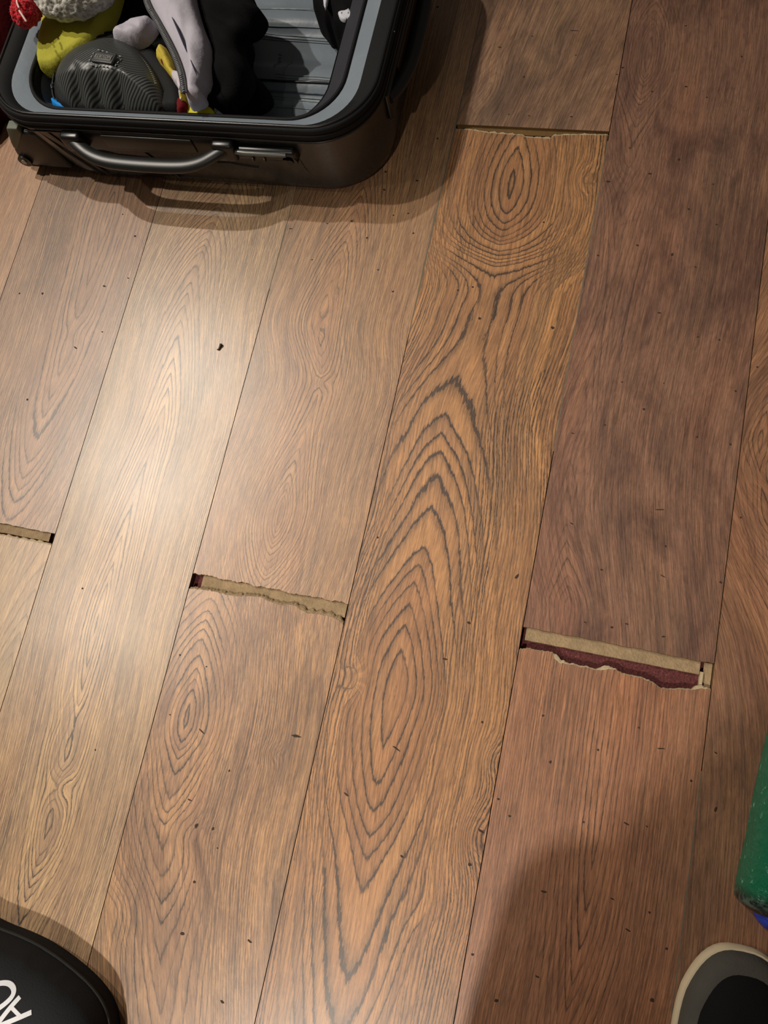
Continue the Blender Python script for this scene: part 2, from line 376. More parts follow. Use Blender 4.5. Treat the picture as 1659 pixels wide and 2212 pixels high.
# col 1: pale board under the lamp reflection
plank(1, LO, HI, [(-.62, .1, .09), (-.35, .1, .05), (-.195, .1, .02), (-.10, .095, .012), (-.004, .088, .003), (.08, .088, .013), (.16, .09, .022), (.253, .095, .030), (.33, .088, .042), (.411, .081, .058), (.5, .085, .08), (.56, .09, .105), (1.2, .09, .16)],
      [(.103, -.19, .016, .020, 3.2), (.085, -.12, .02, .02, 1.5), (.12, -.25, .03, .04, -1.5)], t_['c1'], 240, 0.95, 0.35, 26.3)
# col 0
plank(0, j0u, HI, [(.08, .12, .045), (.167, .122, .031), (.243, .122, .021), (.30, .125, .016), (.402, .124, .009), (.48, .122, .005), (.52, .12, .003), (.6, .12, .01), (1.2, .11, .06)],
      [(.13, .35, .02, .02, 1.0)], t_['c0'], 150, 0.9, 0.4, 29.8, dk=1.9)
plank(0, LO, j0l, [(-.62, .1, .05), (-.1, .18, .09), (.08, .19, .12)], [], t_['c0l'], 190, 0.5, 0.2, 33.0)
# col 5
plank(5, LO, HI, [(-.62, .1, .05), (-.2, .12, .06), (.1, .09, .05), (.25, .03, .02), (.30, .02, .003), (.35, .02, .015), (.45, .05, .04), (1.2, .1, .08)],
      [(.018, .29, .02, .03, 3.0), (.03, .23, .03, .04, -2.0)], t_['c5'], 230, 0.55, 0.7, 37.5)
plank(-1, LO, HI, [(-.62, .1, .05), (.5, .08, .02), (1.2, .1, .08)], [(.13, .5, .03, .03, 1.0)], t_['cm'], 170, 0.4, 0.4, 41.0)
for c, s in ((-4, 43.), (-3, 44.), (-2, 47.), (6, 50.), (7, 53.), (8, 55.5), (9, 58.)):
    plank(c, LO, HI, [(-.62, .1, .05), (.3, .08, .01), (1.2, .1, .08)], [], t_['c2'], 180, 0.45, 0.5, s, fine=False)
me = mesh('floor', floor_v, floor_f)
me.materials.append(LAM); me.materials.append(CORE_DARK)
me.polygons.foreach_set('material_index', floor_m)
def put(nm, typ, arr, key):
    a = me.attributes.new(nm, typ, 'POINT'); a.data.foreach_set(key, np.concatenate(arr).astype(np.float32).ravel())
put('grain', 'FLOAT_VECTOR', att['grain'], 'vector'); put('par', 'FLOAT_VECTOR', att['par'], 'vector')
put('tint', 'FLOAT_COLOR', att['tint'], 'color'); put('seed', 'FLOAT', att['seed'], 'value')
floor = bpy.data.objects.new('floor', me); C.objects.link(floor); floor['kind'] = 'structure'

def sub(name, v, f, mat, smooth=False):
    m_ = mesh(name, v, f); return link(name, m_, mat, floor, smooth)
sub('underlay', [(-0.76, LO, -TH - 0.0002), (1.9, LO, -TH - 0.0002), (1.9, HI, -TH - 0.0002), (-0.76, HI, -TH - 0.0002)], [(0, 1, 2, 3)], UND)
def lip(col, f, width, drop, seed, mat, u0=0.001, u1=0.189):
    """broken fibreboard edge under the torn laminate skin"""
    V, Fc = [], []; N = 170
    for i in range(N + 1):
        u = u0 + (u1 - u0) * i / N; y = f(u); x = col * W + u
        w_ = width(u) if callable(width) else width * (0.6 + 0.9 * abs(noise.noise(Vector((u * 90, seed, 1)))) + 0.3 * noise.noise(Vector((u * 400, seed, 1))))
        w_ = max(w_, 0.0003)
        V += [(x, y - 0.0006, -0.0002), (x, y + w_ * 0.45, -drop * 0.35 - 0.0004 * abs(noise.noise(Vector((u * 300, seed, 4))))), (x, y + w_, -drop), (x, y + w_ * 1.02 + 0.0001, -TH)]
    for i in range(N):
        for k in range(3): a = i * 4 + k; Fc.append((a, a + 4, a + 5, a + 1))
    return sub('chipped_edge', V, Fc, mat)
def tongue(col, y0, y1, z, mat, u0=0.002, u1=0.188, seed=0, rag=0.0):
    V, Fc = [], []; N = 120
    for i in range(N + 1):
        u = u0 + (u1 - u0) * i / N; x = col * W + u
        ya = y0 + rag * noise.noise(Vector((u * 120, seed, 0)))
        V += [(x, y1, z), (x, ya, z - 0.0004), (x, ya - 0.0002, -TH)]
    for i in range(N):
        for k in range(2): a = i * 3 + k; Fc.append((a, a + 1, a + 4, a + 3))
    return sub('joint_tongue', V, Fc, mat)
def w4(u):
    b = np.interp(u, [0, .02, .034, .038, .05, .08, .087, .095, .1, .13, .145, .172, .176, .19], [.0008, .0008, .0075 if 0 else .001, .0062, .0018, .0015, .005, .002, .001, .0015, .001, .0012, .004, .001])
    return float(b) + 0.0008 * noise.noise(Vector((u * 350, 4, 4)))
lip(4, j4l, w4, 0.0014, 4, CORE_PALE)
lip(2, j2l, None or 0.0045, 0.0022, 2, CORE)
lip(3, j3l, 0.0035, 0.0012, 3, CORE_PALE)
lip(0, j0l, 0.0030, 0.0012, 8, CORE_PALE)
tongue(4, 0.0712, 0.090, -0.0042, CORE, 0.004, 0.178, 4, 0.0004)
tongue(2, 0.0560, 0.080, -0.0040, CORE, 0.012, 0.188, 2, 0.001)
tongue(3, 0.6862, 0.70, -0.0040, CORE_DARK, 0.001, 0.189, 3, 0.0006)
tongue(0, 0.0752, 0.095, -0.0030, CORE, 0.0, 0.182, 8, 0.0006)
# pale side tongue seen at the right end of the wide gap
V = [(0.9385, .0575, -.003), (0.9415, .0575, -.003), (0.9415, .074, -.003), (0.9385, .074, -.003), (0.9385, .0575, -TH), (0.9385, .074, -TH), (0.9415, .0575, -TH)]
sub('joint_tongue', V, [(0, 1, 2, 3), (0, 3, 5, 4), (0, 4, 6, 1)], CORE_PALE)
V = [(0.9415, .057, -.0055), (0.9495, .057, -.0055), (0.9495, .084, -.0055), (0.9415, .084, -.0055)]
sub('joint_tongue', V, [(0, 1, 2, 3)], CORE)
# greenish-grey grout line rubbed into the seams left of the flame board
GRT = plain('seam_filler', srgb(104, 94, 78), 0.7, 0.4, 300, 0.5, 0.0004, 0.25, 120)
def seam(xc, y0, y1, w0, seed, mat=GRT):
    V, Fc = [], []; N = int((y1 - y0) / 0.004)
    for i in range(N + 1):
        y = y0 + (y1 - y0) * i / N; e = min(1, i / 22, (N - i) / 22)
        a = w0 * e * (0.55 + 0.8 * noise.noise(Vector((y * 60, seed, 0)))); b = w0 * e * (0.55 + 0.8 * noise.noise(Vector((y * 60, seed, 9))))
        a = max(a, 0.0001); b = max(b, 0.0001)
        V += [(xc - a - GAP, y, 0.00004), (xc + b + GAP, y, 0.00004)]
    for i in range(N): Fc.append((2 * i, 2 * i + 1, 2 * i + 3, 2 * i + 2))
    return sub('seam_filler', V, Fc, mat)
seam(0.57, 0.40, 0.90, 0.0011, 1); seam(0.38, 0.44, 0.60, 0.0011, 2); seam(0.76, 0.28, 0.68, 0.0004, 3); seam(0.95, -0.6, -0.02, 0.0003, 5)
# small dark wormholes and nail marks in the boards
MARK = plain('dark_wood_mark', srgb(54, 40, 32), 0.7, 0.3, 0, var=0.1)
marks = [(1036, 688, 5, 4), (1194, 708, 5, 4), (1344, 825, 3, 2.5), (1391, 884, 4, 4), (1434, 828, 2, 2), (1425, 676, 4, 2), (1508, 728, 3, 2), (1554, 734, 3, 3), (1589, 845, 3, 3), (1578, 960, 4, 3), (1506, 944, 3, 3), (1237, 936, 6, 2), (1235, 1131, 6, 2), (1307, 918, 3, 3), (1300, 1231, 4, 3), (1322, 1355, 4, 3), (1264, 1344, 4, 2), (1433, 1375, 5, 2.5), (1354, 1348, 5, 2), (1438, 1180, 3, 3), (1431, 1244, 8, 1.5), (1424, 1101, 14, 1.8), (1557, 1258, 4, 3), (1117, 1245, 4, 9), (1013, 1345, 5, 4), (816, 1161, 3, 3),
    (1481, 56, 5, 1.8), (1240, 66, 12, 1.6), (1079, 102, 6, 2), (1150, 78, 4, 1.5), (1244, 119, 3, 2), (1345, 146, 4, 3), (1333, 161, 3, 2), (1132, 166, 4, 3), (1409, 198, 4, 2.5), (1482, 187, 4, 2.5), (1602, 122, 3, 3), (1527, 210, 3, 2), (1099, 247, 3.5, 2), (1143, 250, 3.5, 2), (1234, 252, 4, 2.5), (1314, 392, 6, 3), (1404, 375, 5, 3), (1467, 345, 4, 4), (1361, 320, 3, 2), (1488, 452, 3, 4), (1548, 485, 3, 2), (1541, 398, 3, 2), (1377, 530, 4, 2.5), (1292, 552, 4, 2.5), (1452, 550, 4, 4), (1503, 577, 4, 2), (1424, 676, 4, 2), (1021, 620, 3, 3), (989, 627, 3, 3), (1174, 480, 3, 3),
    (945, 15, 4, 3.5), (945, 299, 3, 3), (833, 371, 4, 3), (901, 390, 4, 3), (830, 410, 5, 2.5), (850, 465, 3, 2.5), (882, 461, 3, 2.5), (760, 478, 4, 3), (707, 483, 3, 2), (628, 494, 5, 2), (793, 514, 3, 3), (674, 561, 3, 2), (817, 583, 3, 2.5), (849, 630, 3.5, 3), (893, 504, 3, 3), (265, 463, 3, 2), (292, 510, 4, 3), (277, 601, 4, 2), (225, 618, 6, 2.5), (42, 634, 3, 3), (92, 634, 4, 4), (221, 717, 3, 2), (163, 751, 7, 2), (59, 863, 5, 4),
    (436, 1580, 12, 2.5), (410, 1728, 8, 2), (424, 1784, 5, 7), (460, 1790, 4, 5), (470, 1832, 3, 2), (420, 1905, 4, 4), (394, 2017, 8, 4), (539, 2033, 7, 3), (367, 1544, 3, 2), (495, 1665, 3, 4), (206, 1620, 3, 3), (480, 2164, 6, 3), (640, 1590, 14, 4), (178, 1271, 4, 3), (389, 1415, 3, 3), (446, 1440, 3, 2),
    (962, 1424, 8, 3), (856, 1617, 14, 2.5), (748, 1716, 9, 2.5), (868, 1850, 6, 2.5), (1173, 1546, 4, 3), (1189, 1646, 4, 4), (1042, 1560, 4, 3), (1077, 1726, 4, 3), (1101, 1763, 4, 3), (1039, 1795, 9, 3), (1015, 1868, 5, 4), (1021, 2062, 4, 4), (1175, 1926, 8, 2.5), (1072, 2161, 5, 4), (1261, 1776, 3, 3), (1292, 1620, 3, 3), (1380, 1572, 3, 3), (1428, 1617, 11, 1.8), (1353, 1779, 8, 2), (1397, 1785, 4, 1.5), (1323, 1942, 5, 2), (1403, 1971, 3, 3), (1356, 2009, 8, 2), (1440, 2049, 3, 3), (1409, 2160, 5, 5), (1161, 2110, 6, 2), (1493, 1687, 3, 3), (1546, 1748, 3, 7), (1546, 1626, 4, 2), (1636, 793, 3, 2), (1600, 1118, 3, 3)]
V, Fc = [], []
for (a, b, ra, rb) in marks:
    x, y = at(a, b, 0); k = 0.00040 if b > 800 else 0.00047
    s0 = len(V); th = random.uniform(-.5, .2)
    for i in range(10):
        an = 2 * math.pi * i / 10; j = random.uniform(.72, 1.15); X = ra * k * math.cos(an) * j; Y = rb * k * math.sin(an) * j
        V.append((x + X * math.cos(th) - Y * math.sin(th), y + X * math.sin(th) + Y * math.cos(th), 0.00005))
    V.append((x, y, 0.00012))
    for i in range(10): Fc.append((s0 + i, s0 + (i + 1) % 10, s0 + 10))
o_ = sub('wood_mark', V, Fc, MARK); o_['kind'] = 'stuff'

# ------------------------------------------------------------------ suitcase
SX0, SX1, SY0, SY1, SR = -0.015, 0.502, 0.579, 0.935, 0.075
def rrect(x0, x1, y0, y1, r, z, n=12, pw=2.0):
    pts = []
    for (cx, cy, a0) in ((x1 - r, y0 + r, -90), (x1 - r, y1 - r, 0), (x0 + r, y1 - r, 90), (x0 + r, y0 + r, 180)):
        for i in range(n + 1):
            a = math.radians(a0 + 90 * i / n); pts.append((cx + r * math.cos(a), cy + r * math.sin(a), z))
    # denser straights
    out = []
    for i, p in enumerate(pts):
        q = pts[(i + 1) % len(pts)]; L = math.dist(p, q); k = max(1, int(L / 0.03))
        k = {0: 1}.get(0, 1) if L < 0.02 else 14
        for j in range(k): out.append(tuple(p[c] + (q[c] - p[c]) * j / k for c in range(3)))
    return out
def loft(loops, close_first=False, close_last=False):
    V, Fc = [], []; n = len(loops[0])
    for L in loops: V += L
    for i in range(len(loops) - 1):
        for k in range(n): Fc.append((i * n + k, i * n + (k + 1) % n, (i + 1) * n + (k + 1) % n, (i + 1) * n + k))
    if close_first: Fc.append(tuple(range(n))[::-1])
    if close_last: Fc.append(tuple((len(loops) - 1) * n + k for k in range(n)))
    return V, Fc
SHELL = NT('glossy_shell'); _o = SHELL.obj()
SHELL.set(Base_Color=SHELL.mix(SHELL.noise(_o, 30, 4), srgb(30, 29, 28), srgb(40, 38, 36)), Roughness=SHELL.rng(SHELL.noise(_o, 90, 4), .3, .7, .22, .36), Specular_IOR_Level=0.8)
SHELL.bump(SHELL.noise(_o, 500, 2), 0.12, 0.0003); SHELL = SHELL.m
BLK = plain('black_plastic', srgb(17, 17, 18), 0.32, 0.6, 300, 0.1, 0.0003)
BLKM = plain('black_tape', srgb(9, 9, 11), 0.7, 0.3, 900, 0.5, 0.0006)
GREYP = plain('pale_grey_plastic', srgb(112, 118, 104), 0.6, 0.4)
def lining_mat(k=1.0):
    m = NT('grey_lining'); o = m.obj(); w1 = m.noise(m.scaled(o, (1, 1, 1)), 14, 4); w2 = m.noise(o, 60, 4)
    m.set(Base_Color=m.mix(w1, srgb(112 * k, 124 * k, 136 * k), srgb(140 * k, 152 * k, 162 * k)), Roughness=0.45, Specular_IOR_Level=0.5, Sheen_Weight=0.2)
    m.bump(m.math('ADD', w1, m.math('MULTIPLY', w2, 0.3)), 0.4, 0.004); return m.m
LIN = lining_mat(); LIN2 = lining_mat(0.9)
LSEAM = plain('lining_seam', srgb(122, 134, 138), 0.5, 0.5, 600, 0.5, 0.0005)
case = thing('suitcase', 'open charcoal hard shell suitcase lying on the wood floor', 'suitcase', (0.2435, 0.757, 0))
def lp(z, i, xl=0.0):
    return rrect(SX0 + i + xl, SX1 - i, SY0 + i, SY1 - i, max(0.02, SR - i * 0.6), z)
prof = [(0.003, .0120), (0.004, .0075), (0.008, .0035), (0.018, .0015), (0.05, .0008), (0.085, .0), (0.098, .0)]
loops = [lp(z, i, (1 - z / 0.098) * 0.034) for z, i in prof]
inner = [lp(z, i + 0.004, (1 - z / 0.098) * 0.034) for z, i in prof[::-1] if z > 0.006]
v, f = loft(loops + inner, True, True)
me_ = mesh('shell', v, f); autosmooth(me_, 50); link('shell', me_, SHELL, case)
# raised moulding lines on the front wall
def ridge(pts, r=0.0012):
    return tube('shell_ridge', pts, r, SHELL, case, seg=8)
yf = SY0 - 0.0004
ridge([(0.037, yf, .091), (0.100, yf, .091)]); ridge([(0.069, yf, .090), (0.09, yf, .05), (0.112, yf + .0008, .012)], .0011)
ridge([(0.052, yf + .002, .092), (0.072, yf, .055), (0.098, yf + .001, .012)], .0009)
ridge([(0.158, yf, .093), (0.285, yf, .093)], .001); ridge([(0.178, yf, .092), (0.20, yf, .05), (0.224, yf + .0008, .012)], .0010)
ridge([(0.402, yf + .0005, .088), (0.408, yf + .001, .05), (0.420, yf + .0040, .012)], .0010)
ridge([(0.105, yf, .066), (0.15, yf, .052), (0.22, yf, .048), (0.31, yf, .050), (0.345, yf, .044)], .0008)
# rim: fabric tape with two zip cords
v, f = loft([lp(.096, -.0008), lp(.1, -.002), lp(.114, -.002), lp(.1165, .000), lp(.1165, .006)] + [
    rrect(SX0 + 0.024, SX1 - 0.024, SY0 + 0.009, SY1 - 0.02, 0.062, .1125), rrect(SX0 + 0.026, SX1 - 0.025, SY0 + 0.0095, SY1 - 0.02, 0.062, .108)])
me_ = mesh('zip_tape', v, f); autosmooth(me_, 60); rim = link('zip_tape', me_, BLKM, case)
tube('zip_piping', lp(.0985, -.0022), .0016, BLK, rim, seg=8, closed=True)
tube('zip_piping', lp(.1165, .0035), .0022, BLK, rim, seg=8, closed=True)
tube('zip_piping', lp(.108, -.0026), .0014, BLKM, rim, seg=8, closed=True)
# grey gusset between rim and inner opening, falling inwards; inner opening piping
IX0, IX1, IY0, IY1, IR = 0.030, 0.455, 0.6005, 0.915, 0.062
g0 = rrect(SX0 + 0.025, SX1 - 0.0245, SY0 + 0.0088, SY1 - 0.02, 0.062, .1120)
g1 = rrect(IX0 - .004, IX1 + .006, IY0 - .003, IY1, 0.062, .1075); g2 = rrect(IX0, IX1, IY0, IY1, IR, .104)
v, f = loft([g0, g1, g2]); me_ = mesh('lining_gusset', v, f); link('lining_gusset', me_, LIN, case)
pip = tube('inner_piping', rrect(IX0, IX1, IY0, IY1, IR, .1055), .0027, BLKM, case, seg=8, closed=True)
v, f = loft([rrect(IX0 + .002, IX1 - .002, IY0 + .001, IY1, IR, .103), rrect(IX0 + .003, IX1 - .024, IY0 + .004, IY1, IR, .090)])
me_ = mesh('inner_band', v, f); link('inner_band', me_, plain('dark_grey_band', srgb(48, 49, 56), 0.7, 0.3, 700, 0.4, 0.0005), case)
# inner walls and bottom lining
wl = [rrect(IX0 + .003, IX1 - .025, IY0 + .004, IY1 - .002, IR, .091), rrect(IX0 + .030, IX1 - .024, IY0 - .004, IY1, IR, .05), rrect(IX0 + .045, IX1 - .020, IY0 - .004, IY1, IR, .024), rrect(IX0 + .055, IX1 - .03, IY0 + .004, IY1 - .01, IR - .01, .014)]
v, f = loft(wl, False, False)
V, Fc = [], []; NX, NY = 90, 70
bx0, bx1, by0, by1 = IX0 + .05, IX1 - .022, IY0, IY1 - .004
for j in range(NY + 1):
    for i in range(NX + 1):
        x = bx0 + (bx1 - bx0) * i / NX; y = by0 + (by1 - by0) * j / NY
        z = 0.016 + 0.012 * math.exp(-((y - .735) / .022) ** 4) + 0.012 * math.exp(-((y - .83) / .018) ** 4) + 0.002 * noise.noise(Vector((x * 22, y * 22, 1))) + .010 * max(0, (x - .40) / .04) ** 2
        V.append((x, y, z))
for j in range(NY):
    for i in range(NX): a = j * (NX + 1) + i; Fc.append((a, a + 1, a + NX + 2, a + NX + 1))
n0 = len(v); v = list(v) + V; f = list(f) + [tuple(n0 + q for q in t) for t in Fc]
me_ = mesh('lining', v, f); lin = link('lining', me_, LIN2, case)
def zlin(x, y): return 0.016 + 0.012 * math.exp(-((y - .735) / .022) ** 4) + 0.012 * math.exp(-((y - .83) / .018) ** 4) + 0.002 * noise.noise(Vector((x * 22, y * 22, 1))) + .010 * max(0, (x - .40) / .04) ** 2
def lseam(a, b, r=.0007, mat=LSEAM, nm='lining_seam', zo=0.0006):
    N = 24; (xa, ya), (xb, yb) = at(*a, 0.02), at(*b, 0.02)
    pts = [(xa + (xb - xa) * i / N, ya + (yb - ya) * i / N) for i in range(N + 1)]
    pts = [(x, y, zlin(x, y) + zo) for x, y in pts]
    return tube(nm, pts, r, mat, lin, seg=6)
for a, b in (((518, 60), (735, 66)), ((520, 66), (745, 83)), ((521, 71), (752, 90)), ((522, 76), (756, 95)), ((560, 20), (700, 28)), ((560, 26), (700, 34)), ((600, 170), (735, 181)), ((600, 176), (732, 186)), ((588, 205), (720, 213)), ((588, 209), (716, 218))):
    lseam(a, b)
lseam((633, 110), (618, 170), .0006); lseam((742, 140), (732, 175), .0006); lseam((632, 212), (632, 245), .0006); lseam((575, 226), (690, 232), .0006)
lseam((480, 179), (738, 191), .0016, BLK, 'lining_zip', 0.001); lseam((500, 194), (725, 206), .0012, plain('grey_cord', srgb(88, 96, 104), .6), 'lining_cord', 0.0008)
# lining letters: a short embossed column of bars
for k, (a, b, wd) in enumerate(((604, 113, 8), (603, 120, 6), (602, 124, 6), (603, 129, 7), (602, 133, 6), (601, 138, 8), (601, 141, 7), (600, 145, 6), (598, 150, 6), (597, 154, 5))):
    x, y = at(a, b, .02)
    bevbox('woven_letter', x, y, zlin(x, y) + .0007, wd * .0006, .0011 if k else .0018, .0008, LSEAM, lin, bev=.0002, seg=1)
# front carry handle with its recess plate
hp = bevbox('handle_plate', 0.213, SY0 - .0012, .0815, 0.235, .005, .034, BLK, case, bev=.0022)
bevbox('handle_recess', 0.213, SY0 - .0045, .0840, 0.125, .0026, .022, plain('shell_recess', srgb(48, 44, 36), .35, .6), hp, bev=.001)
hb = smooth_poly([(0.100, SY0 - .003, .0870), (0.118, SY0 - .016, .0855), (0.140, SY0 - .026, .0800), (0.17, SY0 - .030, .0775), (0.255, SY0 - .030, .0775), (0.285, SY0 - .026, .0800), (0.307, SY0 - .016, .0855), (0.325, SY0 - .003, .0870)], 3, False)
tube('carry_handle', hb, [.0075 + .0022 * math.sin(math.pi * i / (len(hb) - 1)) for i in range(len(hb))], plain('handle_rubber', srgb(30, 32, 31), 0.38, 0.55, 400, 0.1, 0.0003), case, seg=14, flat=0.72)
for x in (0.108, 0.318):
    bevbox('handle_mount', x, SY0 - .007, .0840, .030, .014, .028, BLK, hp, bev=.005)
# combination lock
lk = bevbox('lock', 0.367, SY0 - .004, .0795, .084, .012, .018, BLK, case, bev=.005)
for x in (.352, .367): 
    bevbox('lock_dial', x, SY0 - .0105, .0800, .0032, .004, .015, plain('lock_dial', srgb(16, 16, 17), .25, .6), lk, bev=.001)
    bevbox('dial_mark', x + .0012, SY0 - .0128, .0795, .0009, .0008, .0018, plain('white_mark', srgb(210, 214, 214), .4), lk, bev=.0002)
tube('lock_bar', [(.333, SY0 - .0105, .086), (.346, SY0 - .0115, .086), (.38, SY0 - .0115, .086), (.397, SY0 - .0095, .084)], .0028, plain('lock_bar', srgb(92, 96, 92), .3, .6), lk, seg=10)
v, f = tube_vf([(.399, SY0 - .002, .0725), (.399, SY0 - .010, .0725)], .0095, seg=24); me_ = mesh('key_lock', v, f); autosmooth(me_); kl = link('key_lock', me_, BLK, lk)
v, f = tube_vf([(.3995, SY0 - .010, .0730), (.3995, SY0 - .0112, .0730)], .0042, seg=20); me_ = mesh('keyhole', v, f); autosmooth(me_); link('keyhole', me_, plain('keyhole', srgb(10, 10, 10), .4), lk)
# side carry handle on the right end
sp = bevbox('handle_plate', SX1 + .0018, 0.757, .074, .007, 0.215, .040, BLK, case, bev=.003)
bevbox('handle_recess', SX1 + .0056, 0.757, .0765, .0024, 0.125, .026, plain('painted_reflection_side', srgb(56, 38, 24), .45, .6), sp, bev=.001)  # brown is the floor's reflection in the glossy shell, painted as colour
hb = [(SX1 + .002, 0.655, .082), (SX1 + .008, 0.670, .079), (SX1 + .014, 0.700, .074), (SX1 + .016, 0.725, .072), (SX1 + .016, .789, .072), (SX1 + .014, .814, .074), (SX1 + .008, .842, .079), (SX1 + .002, .859, .082)]
hb = smooth_poly(hb, 3, False)
tube('carry_handle', hb, [.0075 + .0022 * math.sin(math.pi * i / (len(hb) - 1)) for i in range(len(hb))], plain('handle_rubber_side', srgb(18, 19, 20), 0.4, 0.55, 400, 0.1, 0.0003), case, seg=14, flat=0.75)
# wheel housing at the slanted lower left corner (and its twin at the far corner)
def prism(name, poly, y0, y1, mat, parent, bev=.003):
    bm = bmesh.new(); a = [bm.verts.new((x, y0, z)) for x, z in poly]; b = [bm.verts.new((x, y1, z)) for x, z in poly]
    n = len(poly); bm.faces.new(a[::-1]); bm.faces.new(b)
    for i in range(n): bm.faces.new((a[i], a[(i + 1) % n], b[(i + 1) % n], b[i]))
    bmesh.ops.recalc_face_normals(bm, faces=bm.faces)
    if bev: bmesh.ops.bevel(bm, geom=bm.edges[:], offset=bev, segments=3, affect='EDGES', profile=.5)
    m_ = bpy.data.meshes.new(name); bm.to_mesh(m_); bm.free(); autosmooth(m_, 50); return link(name, m_, mat, parent)
HOU = plain('wheel_housing', srgb(34, 35, 34), .38, .5, 200, .15, .0004)
for yy in (0.583, 0.873):
    wh = prism('wheel_housing', [(-.022, .022), (-.018, .044), (0.004, .067), (.020, .080), (.040, .080), (.046, .060), (.052, .030), (.056, .012), (.020, .012), (-.006, .014)], yy, yy + .042, HOU, case, .004)
    v, f = tube_vf([(-.012, yy + .010, .0195), (-.012, yy + .034, .0195)], .0195, seg=32); me_ = mesh('wheel', v, f); autosmooth(me_, 40); link('wheel', me_, BLK, wh)
    v, f = tube_vf([(-.013, yy - .003, .0250), (-.013, yy + .012, .0250)], [.0095, .0095], seg=24); me_ = mesh('wheel_ring', v, f); autosmooth(me_); link('wheel_ring', me_, BLK, wh)
    v, f = tube_vf([(-.0135, yy - .0045, .0255), (-.0135, yy + .002, .0255)], [.0038, .0042], seg=20); me_ = mesh('axle_cap', v, f); autosmooth(me_); link('axle_cap', me_, plain('steel_cap', srgb(180, 176, 170), .3, .5, metallic=.6), wh)
    prism('foot_block', [(-.0135, .050), (-.008, .048), (.020, .078), (.020, .088), (.004, .088), (-.010, .060)], yy - .001, yy + .012, GREYP, case, .0015)

# ------------------------------------------------------------------ things in the suitcase
BCLOTH = plain('black_cloth', srgb(13, 13, 15), 0.9, 0.15, 500, 0.5, 0.001, .3, 50)
# lower black garment filling the left half of the case
cushion('black_garment', px([(84, 205), (100, 232), (130, 246), (300, 250), (400, 246), (468, 236), (520, 205), (560, 190), (575, 165), (540, 130), (520, 96), (530, 60), (515, 20), (505, -60), (180, -90), (90, 60), (84, 150)], .075), BCLOTH, None, zbot=.034, h=.035, rnd=.03, folds=.012, fscale=22, fseed=2, fdir=(.8, .6), zf=lambda x, y: .078, step=.005)
tag(bpy.data.objects['black_garment'], 'crumpled black garment spread across the suitcase under the grey jacket', 'clothing')
# upper black garment, right of the jacket
cushion('black_trousers', px([(380, -70), (400, 5), (430, 60), (446, 120), (440, 190), (420, 226), (470, 222), (512, 200), (540, 165), (533, 120), (515, 96), (520, 62), (552, 52), (572, 14), (545, -10), (520, -80)], .11), BCLOTH, None, zbot=.086, h=.03, rnd=.022, folds=.014, fscale=34, fseed=9, fdir=(.3, .9), zf=lambda x, y: .118 - .25 * max(0, x - .33), step=.004)
tag(bpy.data.objects['black_trousers'], 'folded black trousers beside the grey jacket, near the empty lining', 'clothing')

# glasses case with carbon weave
def carbon_mat():
    m = NT('carbon_weave'); o = m.obj()
    w_ = m.n('ShaderNodeTexWave', {'Vector': m.scaled(o, (1, -1, 0)), 'Scale': 135.0, 'Distortion': 0.3, 'Detail': 1}, bands_direction='DIAGONAL').outputs[1]
    m.set(Base_Color=m.mix(w_, srgb(18, 19, 19), srgb(84, 88, 86)), Roughness=m.rng(w_, 0, 1, .34, .5), Specular_IOR_Level=.55)
    m.bump(w_, .25, .0002); return m.m
cc = Vector(at(235, 185, .115) + (0,)); 
gc = thing('glasses_case', 'black carbon weave zipped hard case in the suitcase corner, badge on top', 'case', (cc.x, cc.y, .085))
ZC = .112
outl = smooth_poly(px([(114, 190), (116, 160), (130, 128), (160, 98), (200, 80), (238, 70), (272, 74), (300, 96), (325, 130), (345, 170), (352, 205), (348, 232), (300, 238), (220, 237), (160, 235), (130, 222)], ZC), 2)
OA = np.array(dens(outl, .003))
def pd(x, y):
    a = OA; b = np.roll(OA, -1, 0); ab = b - a; q = np.array([x, y]); t = np.clip(((q - a) * ab).sum(1) / ((ab * ab).sum(1) + 1e-12), 0, 1)
    return float(np.min(np.linalg.norm(q - a - t[:, None] * ab, axis=1)))
peaks = [at(168, 146, .13), at(213, 146, .13), at(259, 151, .13)]
def casez(x, y):
    yc_ = cc.y + .004
    z = .112 + .026 * min(1, (pd(x, y) / .045)) ** .6
    z -= .50 * max(0, yc_ - y) if y < yc_ else .10 * (y - yc_)
    y0 = at(213, 232, .12)[1]
    for (pxx, pyy) in peaks:
        if y < pyy + .012:
            s = min(1, max(0, (pyy + .004 - y) / .030)); wd = .0045 + .0035 * s
            lean = (pyy - y) * -0.05
            z -= .0110 * s * math.exp(-((x - pxx - lean) / wd) ** 2)
    return z
cshell = cushion('case_lid', outl, carbon_mat(), gc, zbot=.097, h=.016, rnd=.016, zf=casez, step=.0022, soft=0)
# gusset: black fabric wall seen on the upper right
outl2 = px([(112, 200), (116, 160), (130, 128), (160, 98), (200, 79), (240, 68), (285, 70), (318, 88), (348, 122), (375, 160), (390, 195), (396, 236), (350, 240), (220, 240), (150, 238), (122, 224)], .100)
cushion('case_gusset', outl2, plain('case_black_nylon', srgb(22, 23, 25), .75, .3, 800, .5, .0006), gc, zbot=.087, h=.010, rnd=.010, zf=lambda x, y: .105, step=.004)
def ring_on(pxs, z, r, nm, mat, par, closed=True):
    return tube(nm, [(a, b, z) for a, b in dens(smooth_poly(px(pxs, z), 2), .004)], r, mat, par, seg=6, closed=closed)
ring_on([(112, 200), (116, 160), (130, 128), (160, 98), (200, 79), (240, 68), (285, 70), (318, 88), (348, 122), (375, 160), (390, 195), (394, 236), (350, 240), (220, 240), (150, 238), (122, 224)], .096, .0016, 'case_zip', BLK, gc)
